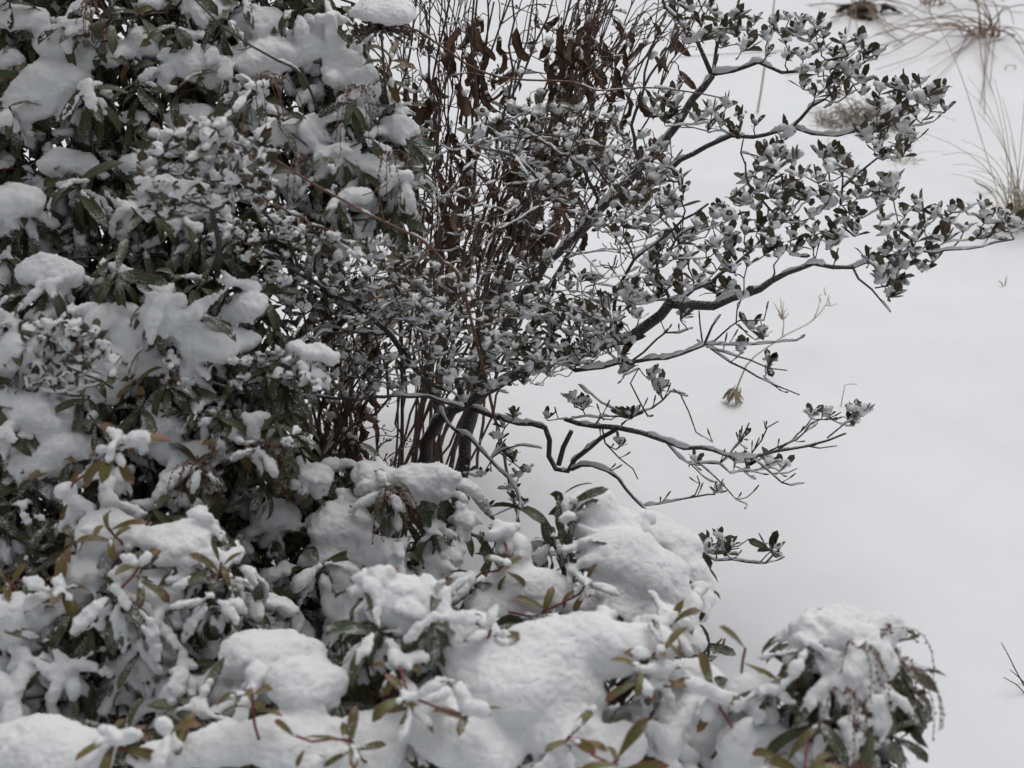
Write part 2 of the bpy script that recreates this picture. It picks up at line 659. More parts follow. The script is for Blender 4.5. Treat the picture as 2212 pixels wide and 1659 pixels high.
class Tree:
    """woody skeleton: nodes that new twigs attach to"""
    def __init__(self, base):
        self.base = np.asarray(base, float)
        self.P, self.D, self.R = [], [], []
        self.tubes = []                             # (name, geo path, radii, material)

    def limb(self, P, R, name, mat, step=0.03, wob=0.0, rng=None):
        P, R = smooth_path(P, R, step)
        if wob and rng is not None and len(P) > 3:
            w = rng.normal(0, wob, P.shape)
            w[0] = 0; w[-1] = 0
            P = P + w
        T = np.gradient(P, axis=0)
        for p, t, r in zip(P, T, R):
            self.P.append(p); self.D.append(unit(t)); self.R.append(r)
        self.tubes.append([name, P, R, mat])
        return P

    def attach(self, q, u, rng, mat, r_tip=0.0016, up_bias=0.5, lift=0.35):
        A = np.array(self.P)
        d = A - q
        L = np.linalg.norm(d, axis=1)
        D = np.array(self.D)
        along = np.sum(-d * D, axis=1) / (L + 1e-9)
        cost = L * (1.0 - 0.35 * along) + up_bias * np.maximum(0, A[:, 2] - q[2])
        i = int(np.argmin(cost))
        p, l = A[i], L[i]
        if l < 0.012:
            return
        dp = unit(0.55 * unit(q - p) + 0.5 * D[i] + rng.normal(0, 0.15, 3))
        n = max(3, int(l / 0.025))
        t = np.linspace(0, 1, n + 1)[:, None]
        c1, c2 = p + dp * l * 0.35, q - u * l * lift
        P = (1 - t) ** 3 * p + 3 * (1 - t) ** 2 * t * c1 + 3 * (1 - t) * t * t * c2 + t ** 3 * q
        w = rng.normal(0, 0.0016 + 0.008 * l, P.shape)
        w[0] = 0; w[-1] = 0
        P = P + w * 0.5
        r0 = min(self.R[i] * 0.85, r_tip + 0.008 * l + 0.0004)
        R = np.linspace(max(r0, r_tip), r_tip, n + 1)
        T = np.gradient(P, axis=0)
        for a, b, c in zip(P[1:], T[1:], R[1:]):
            self.P.append(a); self.D.append(unit(b)); self.R.append(c)
        self.tubes.append(['twig', P, R, mat])

    def build(self, th, base, cap=300):
        lim = [t for t in self.tubes if t[0] != 'twig']
        tw = [t for t in self.tubes if t[0] == 'twig']
        sc = [visible(t[1]) * len(t[1]) for t in tw]
        order = np.argsort(-np.array(sc)) if tw else []
        for name, P, R, mat in lim:
            add_obj(name, to_mesh(name, tube(P - base, R, 8), [mat]), th)
        rest = {}
        for r, i in enumerate(order):
            name, P, R, mat = tw[i]
            if r < cap and sc[i] > 0.15:
                add_obj('twig', to_mesh('twig', tube(P - base, R, 6), [mat]), th)
            else:
                rest.setdefault(mat.name, (mat, []))[1].append(tube(P - base, R, 5 if 0 else 6))
        for mat, gs in rest.values():
            add_obj('inner_twigs', to_mesh('inner_twigs', join(gs), [mat]), th, 'stuff')

    def snow(self, th, base, rng, cover=0.75, thick=1.0, rmin=0.0012):
        gs = []
        for name, P, R, mat in self.tubes:
            if len(P) < 3:
                continue
            P, R = smooth_path(P, R, 0.008)
            T = np.gradient(P, axis=0)
            T /= np.linalg.norm(T, axis=1, keepdims=True) + 1e-9
            flat = np.clip(1.15 - np.abs(T[:, 2]) ** 1.5 * 1.15, 0, 1)
            n1 = noise_at(P, 0.05, 5)
            n2 = noise_at(P, 0.012, 6)
            amt = np.clip(flat * (cover + 1.15 * n1) * 1.6, 0, 1.25)
            upn = np.array([0, 0, 1.0]) - T * T[:, 2:3]
            upn /= np.linalg.norm(upn, axis=1, keepdims=True) + 1e-9
            rs = (0.36 * R + np.minimum(0.4 * R, 0.0018) + 0.0011) * amt * (1 + 0.7 * n2) * thick
            on = rs > rmin
            k = 0
            while k < len(P):
                if not on[k]:
                    k += 1; continue
                e = k
                while e < len(P) and on[e]:
                    e += 1
                if e - k >= 3:
                    r = rs[k:e].copy()
                    r[0] *= 0.4; r[-1] *= 0.4
                    gs.append(tube(P[k:e] + upn[k:e] * (R[k:e] * 0.75 + r * 0.35)[:, None] + rng.normal(0, 0.0004, (e - k, 3)), r, 6))
                k = e
        if gs:
            g = join(gs)
            splat(g.V)
            g.V = g.V - np.asarray(base, np.float32)
            add_obj('branch_snow', to_mesh('branch_snow', g, [M_SNOW]), th, 'stuff')


# ------------------------------------------------------------------ leaf libraries
def w_pieris(s):
    return (s + 0.02) ** 0.8 * np.clip(1 - s, 0, 1) ** 0.55 * 2.05


def w_young(s):
    return (s + 0.02) ** 1.0 * np.clip(1 - s, 0, 1) ** 0.48 * 2.0


def w_azalea(s):
    return np.clip((s + 0.02) ** 1.05 * np.clip(1 - s ** 3.2, 0, 1) ** 0.6 * 1.5, 0, 1.1)


def w_dead(s):
    return (s + 0.02) ** 0.7 * np.clip(1 - s, 0, 1) ** 0.7 * 1.9


PL = [Leaf('leaf', w_pieris, 0.135, b, f, [M_PL, M_PLB], seed=i, wave=0.05, twist=tw) for i, (b, f, tw) in enumerate(
    [(0.25, 0.25, 0.1), (0.6, 0.3, -0.2), (0.95, 0.35, 0.25), (1.3, 0.3, -0.1), (1.7, 0.4, 0.3), (2.1, 0.35, -0.3)])]
PY = [Leaf('leaf', w_young, 0.15, b, f * 0.7, [M_PY, M_PYB], seed=10 + i, wave=0.05, twist=tw) for i, (b, f, tw) in enumerate(
    [(0.35, 0.35, 0.1), (0.75, 0.4, -0.2), (1.15, 0.4, 0.2), (1.6, 0.4, -0.15)])]
AL = [Leaf('leaf', w_azalea, 0.195, b, f, [M_AZ, M_AZB], seed=20 + i, wave=0.03, twist=tw, thick=0.012) for i, (b, f, tw) in enumerate(
    [(-0.25, 0.25, 0.1), (0.0, 0.2, -0.15), (0.3, 0.3, 0.2), (0.6, 0.2, -0.1)])]
DL = [Leaf('withered_leaf', w_dead, 0.185, b, f, [M_DEAD, M_DEAD], seed=40 + i, wave=0.22, twist=tw, ns=6) for i, (b, f, tw) in enumerate(
    [(0.5, 0.9, 0.6), (0.9, 1.1, -0.9), (-0.5, 0.8, 1.2), (1.3, 1.3, 0.4), (0.2, 0.6, -1.4)])]


# azalea rosettes: leaf layout and the snow caught in each
class Lib:
    pass


ROS = []
rr = np.random.default_rng(11)
for v in range(24):
    n = int(rr.integers(4, 9))
    tilt = unit([rr.normal(0, 0.28), rr.normal(0, 0.28), 1.0])
    leaves = []
    sf = SnowField([-0.062, -0.062, -0.03], [0.062, 0.062, 0.075], 0.0029)
    heavy = [0.3, 0.65, 0.95, 1.3][v % 4]
    a0 = rr.uniform(0, 6.28)
    for k in range(n):
        L = rr.uniform(0.032, 0.060)
        lf = int(rr.integers(0, 4))
        el = rr.uniform(0.8, 1.4) if k % 4 else rr.uniform(0.25, 0.7)
        M = frame([0, 0, 0.0], tilt, a0 + k * 2.4 + rr.normal(0, 0.2), el, rr.normal(0, 0.25), L)
        leaves.append((lf, M))
        ln = AL[lf].world_line(M)
        upv = np.array([0, 0, 1.0])
        if rr.random() < 0.62:
            r0 = (0.0034 * heavy + 0.0022) * rr.uniform(0.75, 1.2)
            e = int(rr.choice([3, 4, 4, 5, 6]))
            for q in range(1, e):
                steep = abs(unit(ln[q + 1] - ln[q])[2])
                r = r0 * (1 - 0.45 * steep ** 2) * (1.1 - 0.08 * q)
                nv = unit((AL[lf].norm @ M[:3, :3].T)[q])
                o = (0.8 * nv + 0.2 * upv) * r * 0.85
                sf.capsule(ln[q] + o, ln[q + 1] + o, r, r * 0.85, 0.004)
    for k in range(int(3 + 3 * heavy)):
        d = np.array([rr.normal(0, 0.0075), rr.normal(0, 0.0075), rr.uniform(0.008, 0.027)])
        sf.ellipsoid(d + tilt * 0.004, rr.uniform(0.006, 0.0115, 3) * [1, 1, 0.75] * (0.62 + 0.45 * heavy), 0.9, 0.006)
    sf.add_noise(0.012, 0.0032, rr)
    sf.add_noise(0.006, 0.0018, rr)
    V, Q = sf.surface()
    V = V + rr.normal(0, 0.0006, V.shape)
    L_ = Lib()
    L_.g, L_.mats = Geo(V, Q), [M_SNOW]
    L_.me = to_mesh('snow_cap', L_.g, L_.mats)
    L_.leaves = leaves
    ROS.append(L_)


def rotz(a):
    M = np.eye(4)
    M[0, 0] = M[1, 1] = math.cos(a)
    M[0, 1], M[1, 0] = -math.sin(a), math.sin(a)
    return M


def inside(polys, n, rng):
    out = []
    while len(out) < n:
        poly = np.asarray(polys[rng.integers(0, len(polys))], float)
        x1, y1 = poly.T
        x2, y2 = np.roll(poly, -1, 0).T
        p = rng.uniform(poly.min(0), poly.max(0))
        c = ((y1 > p[1]) != (y2 > p[1])) & (p[0] < (x2 - x1) * (p[1] - y1) / (y2 - y1 + 1e-9) + x1)
        if c.sum() % 2:
            out.append(p)
    return out


def poly_sample(poly, spacing, rng, tries=4000):
    poly = np.asarray(poly, float)
    lo, hi = poly.min(0), poly.max(0)
    x1, y1 = poly.T
    x2, y2 = np.roll(poly, -1, 0).T
    out = np.zeros((0, 2))
    for _ in range(tries):
        p = rng.uniform(lo, hi)
        c = ((y1 > p[1]) != (y2 > p[1])) & (p[0] < (x2 - x1) * (p[1] - y1) / (y2 - y1 + 1e-9) + x1)
        if c.sum() % 2 == 0:
            continue
        if len(out) and np.min(np.sum((out - p) ** 2, 1)) < spacing ** 2:
            continue
        out = np.vstack([out, p])
    return out


# ================================================================== the setting
def build_ground():
    xs = np.concatenate([np.linspace(-40, -6, 18)[:-1], np.linspace(-6, 8, 200), np.linspace(8, 40, 18)[1:]])
    ys = np.concatenate([np.linspace(-12, 1.5, 10)[:-1], np.linspace(1.5, 12, 160), np.linspace(12, 60, 25)[1:]])
    X, Y = np.meshgrid(xs, ys, indexing='ij')
    P = np.stack([X.ravel(), Y.ravel(), np.zeros(X.size)], -1)
    z = 0.03 * noise_at(P, 1.3, 3) + 0.012 * noise_at(P, 0.45, 4) + 0.006 * noise_at(P, 0.16, 8)
    z = z + 0.03 * np.clip(P[:, 1] - 6, 0, 50)
    P[:, 2] = z
    nx, ny = X.shape
    i = np.arange(nx - 1)[:, None] * ny + np.arange(ny - 1)[None]
    Q = np.stack([i, i + ny, i + ny + 1, i + 1], -1).reshape(-1, 4)
    o = add_obj('snow_ground', to_mesh('snow_ground', Geo(P, Q), [M_GROUND]), None, 'structure')
    # dark sheet over the snow, added to deepen the shade under the shrubs
    n = 64
    th = np.arange(n) * 2 * math.pi / n
    rings = []
    for k, f in enumerate((0.02, 0.35, 0.7, 1.0)):
        R = f * (1 + 0.18 * np.sin(3 * th + 1) + 0.1 * np.sin(7 * th + 2))
        P = np.stack([-0.95 + 0.78 * R * np.cos(th), 2.85 + 0.75 * R * np.sin(th), np.zeros(n)], -1)
        P[:, 2] = 0.03 * noise_at(P, 1.3, 3) + 0.012 * noise_at(P, 0.45, 4) + 0.02 - 0.012 * (f == 1.0)
        rings.append(P)
    V = np.concatenate(rings)
    j = np.arange(n)
    jn = (j + 1) % n
    Q = np.concatenate([np.stack([k * n + j, (k + 1) * n + j, (k + 1) * n + jn, k * n + jn], -1) for k in range(3)])
    add_obj('shade_sheet', to_mesh('shade_sheet', Geo(V, Q), [M_SOIL_SHADE]), None, 'structure')


def gz(x, y):
    P = np.array([[x, y, 0.0]])
    return float(0.03 * noise_at(P, 1.3, 3)[0] + 0.012 * noise_at(P, 0.45, 4)[0] + 0.03 * max(0, y - 6))


build_ground()


# ================================================================== pieris shrubs
def raceme(p0, rng, n=6, L=0.09, lean=(0, -0.3)):
    """drooping strings of small buds"""
    gs = []
    for _ in range(n):
        a = rng.uniform(0, 6.28)
        d = np.array([math.cos(a) + lean[0], math.sin(a) + lean[1], 0.0]) * L * rng.uniform(0.35, 0.7)
        t = np.linspace(0, 1, 9)[:, None]
        l = L * rng.uniform(0.7, 1.25)
        P = p0 + d * np.sin(t * 1.5) + np.array([0, 0, 1.0]) * (0.02 * np.sin(t * 3.1) - l * t ** 1.8)
        gs.append(tube(P, np.full(9, 0.0008), 4))
        for q in np.linspace(0.2, 1, 13):
            c = np.array([np.interp(q, t[:, 0], P[:, i]) for i in range(3)]) + rng.normal(0, 0.0022, 3)
            r = rng.uniform(0.0013, 0.0024)
            gs.append(tube(np.array([c + [0, 0, r], c, c - [0, 0, 1.4 * r]]), [r * 0.5, r, r * 0.45], 4))
    return join(gs)


def pieris(name, label, base_px, yfun, polys, pillows, heroes, seed, spacing=62, snowy=1.0, racemes=(), filler=500,
           leaf_L=0.085, h=0.0045, group='snow-laden evergreen shrubs', trunks=5, fill_depth=(0.05, 0.40), young_share=0.04,
           pillow_down=0.75, back=1.0, lump=1.0, rim=1.0, pscale=1.0, snows=(0.45, 0.8, 1.0, 1.25), pdY=-0.04, tdY=(-0.04, 0.10), shade_canopy=None, grain=1.0):
    rng = np.random.default_rng(seed)
    g = at(base_px[0], base_px[1], yfun(*base_px) + 0.18)
    base = np.array([g[0], g[1], gz(g[0], g[1])])
    th = thing(name, label, 'shrub', base, group)
    tree = Tree(base)
    tufts = []                                     # tip, axis, n, L, young, snow, spread
    for poly in polys:
        for p in poly_sample(poly, spacing, rng):
            Y = yfun(*p) + rng.uniform(*tdY)
            tufts.append([at(p[0], p[1], Y), rng.integers(8, 13), leaf_L * rng.uniform(0.8, 1.15), rng.random() < young_share,
                          snowy * rng.choice(snows), unit([rng.normal(0, 0.25), -0.25 + rng.normal(0, 0.2), 1.0])])
    nr = len(tufts)
    for hpx in heroes:
        px, py, n, Lf, young, sn = hpx[:6]
        dY = hpx[6] if len(hpx) > 6 else -0.06
        ax = hpx[7] if len(hpx) > 7 else (rng.normal(0, 0.12), -0.2, 1.0)
        tufts.append([at(px, py, yfun(px, py) + dY), n, Lf, young, sn, unit(ax)])
    pil = []
    for q in pillows:
        px, py, rx, ry = q[:4]
        dY = q[4] if len(q) > 4 else pdY
        Y = yfun(px, py) + dY
        c = at(px, py, Y)
        m = np.linalg.norm(c - [0, 0, CAM_H]) / F_PX
        rx, ry = rx * pscale, ry * pscale
        pil.append((c, np.array([rx * m, 0.8 * 0.5 * (rx + ry) * m, ry * m * 1.05])))
    for c, r in pil:
        for k in range(int((2 + r[0] / 0.028) * rim + rng.random())):
            a = rng.uniform(-2.9, -0.25) if rng.random() < 0.8 else rng.uniform(0, 6.28)
            o = np.array([math.cos(a), math.sin(a), 0.0])
            tufts.append([c + o * r * rng.uniform(0.6, 0.92) - [0, 0, r[2] * rng.uniform(0.1, 0.7)], rng.integers(6, 11), leaf_L * rng.uniform(0.75, 1.1),
                          rng.random() < young_share, snowy * rng.choice([0.3, 0.5, 0.8]), unit([o[0] * 0.7, o[1] * 0.5, 0.8])])
    leaves, caps = [], []
    for tip, n, L, young, sn, ax in tufts:
        a0 = rng.uniform(0, 6.28)
        lib = PY if young else PL
        n = int(n * 0.8 + 0.5) if young else int(n)
        for k in range(n):
            f = k / max(1, n - 1)
            if young:
                el, bi = (rng.uniform(-0.15, 0.35) if sn > 0.85 else rng.uniform(0.2, 1.15) - 0.5 * f), int(rng.integers(0, 4))
                Ll = L * rng.uniform(0.6, 0.95)
            else:
                el = 0.15 - 1.4 * f + rng.normal(0, 0.2)
                bi = int(np.clip(rng.normal(3.0, 1.3), 0, 5))
                Ll = L * rng.uniform(0.8, 1.2)
            o = tip - ax * (0.035 * f) + rng.normal(0, 0.002, 3)
            M = frame(o, ax, a0 + k * 2.4 + rng.normal(0, 0.2), el, rng.normal(0, 0.3), Ll)
            lf = lib[bi]
            ln = lf.world_line(M)
            leaves.append((lf, M, ln[1:], Ll * 10))
            if sn > 0 and rng.random() < 0.55 + 0.45 * sn:
                e = int(rng.choice([3, 4, 5, 6]))
                r0 = 0.0085 * (L / 0.085) * (0.55 + 0.45 * sn) * rng.uniform(0.8, 1.15) * (0.75 if young and sn < 0.85 else 1)
                for q in range(1, e):
                    tz = unit(ln[q + 1] - ln[q])[2]
                    nv = unit((lf.norm @ M[:3, :3].T)[q])
                    if nv[2] < -0.15:
                        break
                    r = r0 * (1 - 0.55 * abs(tz) ** 3) * (1.0 - 0.07 * q) * 0.82
                    off = (0.7 * nv + 0.3 * np.array([0, 0, 1.0])) * r * 0.62
                    sd = unit(np.cross(nv, ln[q + 1] - ln[q]))
                    o0 = sd * max(0.0, lf.w[q] * Ll * 0.95 - r * 0.9)
                    o1 = sd * max(0.0, lf.w[q + 1] * Ll * 0.95 - r * 0.9) * (0.0 if q == e - 1 else 1)
                    r1 = r * (0.55 if q == e - 1 else 0.93)
                    for sg in (-1, 1):
                        if rng.random() < 0.9:
                            caps.append((ln[q] + off + sg * o0, ln[q + 1] + off + sg * o1, r, r1))
        if sn > 0.3:
            for _ in range(3):
                w = np.array([rng.normal(0, 0.012), rng.normal(0, 0.012), 0.004])
                caps.append((tip + w, tip + w * [-0.6, -0.6, 1] + [0, 0, rng.uniform(0, 0.006)], 0.0095 * sn, 0.008 * sn))
    # leaves and bare stems inside the bush
    fills = inside(polys, filler, rng)
    for _ in range(filler):
        p = fills[_]
        c = at(p[0], p[1], yfun(*p) + rng.uniform(*fill_depth))
        c[2] = max(c[2], 0.12)
        Ll = leaf_L * rng.uniform(0.8, 1.2)
        lf = PL[int(rng.integers(0, 6))]
        M = frame(c, unit([rng.normal(0, 0.4), rng.normal(0, 0.4), 1]), rng.uniform(0, 6.28), rng.uniform(-1.2, 0.2), rng.normal(0, 0.5), Ll)
        leaves.append((lf, M, lf.world_line(M)[1:], Ll * 10))
    # unseen leaf canopy and stems above the view, added to shade the left side
    if shade_canopy:
        lo, hi, n = shade_canopy
        for _ in range(n):
            c = rng.uniform(lo, hi)
            lf = PL[int(rng.integers(0, 6))]
            Ll = leaf_L * rng.uniform(1.0, 1.4)
            M = frame(c, unit([rng.normal(0, 0.3), rng.normal(0, 0.3), 1]), rng.uniform(0, 6.28), rng.uniform(-0.8, 0.3), rng.normal(0, 0.3), Ll)
            leaves.append((lf, M, lf.world_line(M)[1:], Ll * 10))
        for k in range(6):
            s0 = base + [rng.normal(0, 0.2), 0.6 + rng.normal(0, 0.1), 0]
            e0 = rng.uniform([lo[0] + 0.5, 3.9, lo[2]], hi)
            tree.limb([s0, 0.5 * (s0 + e0) + [0, 0.15, 0], e0], [0.018, 0.014, 0.006], 'stem', M_PBARK, 0.06, 0.004, rng)
    # snow
    allp = np.concatenate([[c[0] for c in caps] + [c[1] for c in caps], [c - r for c, r in pil] + [c + r for c, r in pil]]) if pil else np.array([c[0] for c in caps])
    sf = SnowField(allp.min(0) - 0.035, allp.max(0) + 0.035, h)
    for c, r in pil:
        n = int(rng.integers(5, 9))
        sf.ellipsoid(c, r * [0.95, 0.95, 0.85], pillow_down, 0.022)
        rm = float(np.mean(r))
        for _ in range(n):
            d = unit([rng.normal(), rng.normal() - 0.4, rng.normal() * 0.5 - 0.25])
            rs = np.array([1.1, 1.1, 0.75]) * rm * rng.uniform(0.25, 0.6)
            sf.ellipsoid(c + d * r * rng.uniform(0.55, 0.9), rs, 0.9, 0.026)
    for a, b, ra, rb in caps:
        sf.capsule(a, b, ra, rb, 0.008)
    sf.add_noise(0.12, 0.010, rng)
    sf.add_noise(0.06, 0.008 * lump, rng)
    sf.add_noise(0.024, 0.0042 * lump, rng)
    V, Q = sf.surface()
    V = roughen(V, Q, seed, grain)
    splat(V, 1)
    lab = components(len(V), Q)
    ids, cnt = np.unique(lab, return_counts=True)
    small = []
    for i, c in zip(ids, cnt):
        if c > 900:
            vm = lab == i
            remap = np.cumsum(vm) - 1
            q = remap[Q[vm[Q[:, 0]]]]
            add_obj('snow_clump', to_mesh('snow_clump', Geo(V[vm] - base, q), [M_SNOW]), th)
        else:
            small.append(i)
    vm = np.isin(lab, small)
    if vm.any():
        remap = np.cumsum(vm) - 1
        q = remap[Q[vm[Q[:, 0]]]]
        add_obj('leaf_snow', to_mesh('leaf_snow', Geo(V[vm] - base, q), [M_SNOW]), th, 'stuff')
    # wood
    tips = np.array([t[0] for t in tufts])
    for k in range(trunks):
        e = tips[rng.integers(0, len(tips))]
        s = base + np.array([rng.normal(0, 0.07), rng.normal(0.05, 0.05), -0.02])
        e = 0.8 * (e - [0, 0, 0.1]) + 0.2 * s + [0, 0.06 * back, 0]
        mid = 0.5 * (s + e) + rng.normal(0, 0.04, 3) + [0, 0.05 * back, 0]
        tree.limb([s, mid, e], [0.014, 0.011, 0.007], 'stem', M_PBARK, 0.04, 0.004, rng)
    d = np.linalg.norm(tips - base, axis=1)
    for i in np.argsort(d):
        tip, n, L, young, sn, ax = tufts[i]
        tree.attach(tip, ax, rng, M_RED if young else M_PBARK, 0.0023 if young else 0.0024)
    for p, n, L, lean in racemes:
        gg = raceme(at(p[0], p[1], yfun(p[0], p[1]) + (p[2] if len(p) > 2 else -0.10)), rng, n, L, lean)
        gg.V = gg.V - base.astype(np.float32)
        add_obj('flower_raceme', to_mesh('flower_raceme', gg, [M_BUD]), th)
    JOBS.append((th, base, 'leaf', leaves, 'inner_leaves'))
    TREES.append((tree, th, base))
    print('  %s tufts %d leaves %d snow verts %d  %.1fs' % (name, len(tufts), len(leaves), len(V), time.time() - T0))
    return th


TREES = []

# ---- tall shrub filling the upper left
pieris('pieris_shrub', 'tall evergreen shrub heaped with snow in the upper left corner of the view', (330, 620),
       lambda x, y: 3.15 + 0.00075 * (600 - y) + 0.10 * (x / 900.0) ** 2,
       [[(-150, -140), (640, -120), (780, 60), (860, 200), (900, 330), (880, 480), (620, 520), (420, 560), (-150, 620)]],
       [(127, 172, 92, 50), (60, 215, 60, 60), (317, 90, 48, 42), (417, 145, 66, 45), (410, 250, 58, 50), (160, 350, 60, 36),
        (28, 428, 55, 38, -0.1), (552, 122, 75, 46), (690, 90, 50, 40), (755, 150, 52, 50), (415, 425, 55, 52), (665, 285, 42, 42),
        (290, 252, 42, 24), (300, 345, 45, 28), (480, 322, 52, 28), (60, 40, 60, 36), (440, 15, 55, 30), (872, 285, 36, 50), (230, 110, 60, 34),
        (120, 90, 50, 30), (560, 40, 60, 34), (340, 10, 50, 26), (20, 130, 40, 40), (800, 360, 50, 30)],
       [(195, 60, 14, 0.10, 0, 0.5), (182, 190, 14, 0.095, 0, 0.4, -0.14), (165, 395, 14, 0.10, 0, 0.45, -0.1), (55, 470, 12, 0.1, 0, 0.3),
        (545, 190, 13, 0.085, 0, 0.7, -0.12), (380, 55, 11, 0.075, 0, 0.3, -0.1), (340, 135, 12, 0.09, 0, 0.3), (600, 250, 13, 0.08, 0, 0.2, -0.1),
        (755, 215, 14, 0.08, 0, 0.2, -0.1), (870, 385, 13, 0.085, 0, 0.6, -0.1), (640, 20, 12, 0.085, 0, 0.2), (700, 330, 12, 0.08, 0, 0.2),
        (480, 40, 9, 0.09, 0, 0.2, -0.1), (300, 180, 12, 0.085, 0, 0.4, -0.08), (20, 230, 10, 0.085, 0, 0.2, -0.1), (845, 130, 9, 0.09, 1, 0.3)],
       101, spacing=52, pscale=0.84, rim=1.1, pdY=-0.015, tdY=(-0.09, 0.06), shade_canopy=((-2.6, 2.95, 1.78), (-0.75, 4.3, 2.6), 1900), snows=(0.0, 0.25, 0.5, 0.9), racemes=[((200, 5), 9, 0.09, (0, -0.6)), ((560, 165, -0.2), 7, 0.09, (0.9, -0.5)), ((770, 190), 8, 0.10, (0, -0.7)),
                                ((650, 340), 5, 0.1, (0.2, -0.6)), ((840, 330), 6, 0.1, (0.3, -0.5))], filler=2400, trunks=8)

# ---- shrub in the middle of the left edge
pieris('pieris_shrub', 'evergreen shrub with rounded snow pillows halfway down the left edge', (280, 1000),
       lambda x, y: 3.05 - 0.0006 * (y - 600),
       [[(-60, 560), (330, 570), (540, 600), (640, 760), (650, 900), (600, 1060), (300, 1100), (120, 1260), (-60, 1260)]],
       [(110, 590, 48, 26), (113, 690, 44, 38), (233, 700, 50, 40), (343, 625, 36, 20), (410, 705, 60, 36), (467, 748, 74, 32),
        (300, 765, 42, 55), (517, 663, 38, 30), (350, 905, 36, 42), (100, 905, 66, 46), (85, 996, 52, 40), (567, 920, 34, 46),
        (423, 986, 32, 32), (20, 770, 36, 34), (190, 965, 48, 36), (380, 800, 50, 34), (210, 850, 50, 26), (30, 880, 46, 30)],
       [(345, 655, 13, 0.08, 0, 0.5, -0.1), (100, 620, 12, 0.09, 0, 0.4), (30, 700, 12, 0.09, 0, 0.4), (430, 1010, 13, 0.085, 0, 0.5),
        (570, 970, 12, 0.085, 0, 0.2), (20, 930, 12, 0.095, 0, 0.7), (470, 900, 12, 0.085, 0, 0.1), (300, 880, 12, 0.09, 0, 0.4)],
       102, spacing=56, pscale=1.0, rim=1.0, pdY=-0.015, tdY=(-0.08, 0.06), snows=(0.0, 0.25, 0.6, 1.0), racemes=[((425, 1000), 9, 0.09, (0, -0.6)), ((580, 960), 6, 0.09, (0.2, -0.5))], filler=1700)

# ---- low shrub behind the front band, centre
pieris('pieris_shrub', 'low evergreen shrub with one round snow mound at the foot of the bare dark trunk', (780, 1380),
       lambda x, y: 2.98 - 0.0006 * (y - 980),
       [[(520, 1050), (640, 1010), (800, 1000), (960, 1000), (1010, 1120), (900, 1280), (900, 1390), (560, 1390), (500, 1220)]],
       [(925, 1045, 66, 56, -0.05), (740, 1128, 84, 46), (700, 1190, 60, 40), (665, 1040, 34, 22), (815, 1025, 40, 26), (600, 1110, 40, 30),
        (800, 1180, 50, 30)],
       [(660, 1035, 8, 0.075, 1, 0.8, -0.1), (830, 1050, 13, 0.085, 0, 0.3, -0.15), (690, 1220, 14, 0.095, 0, 0.6, -0.1), (620, 1230, 13, 0.095, 0, 0.7),
        (780, 1250, 13, 0.095, 0, 0.5), (640, 1310, 12, 0.095, 0, 0.1), (740, 1330, 12, 0.095, 0, 0.1), (860, 1190, 12, 0.08, 0, 0.8), (570, 1280, 12, 0.09, 0, 0.5)],
       103, spacing=66, pscale=0.92, snows=(0.4, 0.7, 0.9, 1.1), racemes=[((860, 1065, -0.16), 10, 0.08, (0, -0.7))], filler=700, trunks=4)

# ---- shrub bowed down under the snow, right of centre
pieris('pieris_shrub', 'evergreen shrub bowed into tall rounded snow humps against the open white ground', (1300, 1420),
       lambda x, y: 2.75 - 0.0006 * (y - 1080),
       [[(1010, 1150), (1120, 1120), (1200, 1060), (1290, 1060), (1350, 1110), (1440, 1110), (1500, 1200), (1530, 1330), (1500, 1420), (1000, 1420)]],
       [(1265, 1085, 46, 30, 0.0), (1300, 1130, 56, 44, 0.0), (1345, 1188, 60, 50), (1392, 1248, 66, 56), (1440, 1310, 62, 58), (1478, 1372, 46, 58),
        (1398, 1140, 58, 40, 0.14), (1432, 1190, 62, 56, 0.12), (1478, 1250, 48, 60, 0.10), (1502, 1310, 30, 56, 0.06),
        (1110, 1185, 34, 34), (1150, 1262, 84, 46), (1070, 1300, 60, 40), (1250, 1290, 60, 40), (1320, 1300, 70, 44)],
       [(1240, 1085, 7, 0.07, 0, 0.9, -0.03, (-0.5, -0.2, 0.6)), (1228, 1120, 8, 0.075, 0, 1.0, -0.04, (-0.8, -0.3, 0.5)), (1225, 1190, 10, 0.08, 0, 0.9, -0.06, (-0.8, -0.3, 0.5)),
        (1235, 1235, 9, 0.08, 0, 0.8, -0.06, (-0.7, -0.3, 0.4)), (1095, 1150, 9, 0.07, 1, 0.9, -0.08), (1095, 1215, 8, 0.06, 1, 0.3, -0.1),
        (1175, 1320, 6, 0.075, 1, 0.2, -0.12), (1265, 1262, 7, 0.075, 1, 0.5, -0.12), (1020, 1255, 13, 0.085, 0, 0.8), (1512, 1275, 8, 0.075, 0, 0.6, 0.02, (0.6, 0, 0.5)),
        (1510, 1350, 8, 0.07, 0, 0.7, 0.0, (0.6, 0, 0.4)), (1290, 1275, 11, 0.085, 0, 0.5, -0.03), (1350, 1130, 8, 0.07, 0, 0.7, 0.0), (1310, 1250, 11, 0.085, 0, 0.6, -0.03)],
       104, spacing=170, snowy=1.3, lump=0.55, rim=0.12, grain=0.8, filler=170, trunks=4)

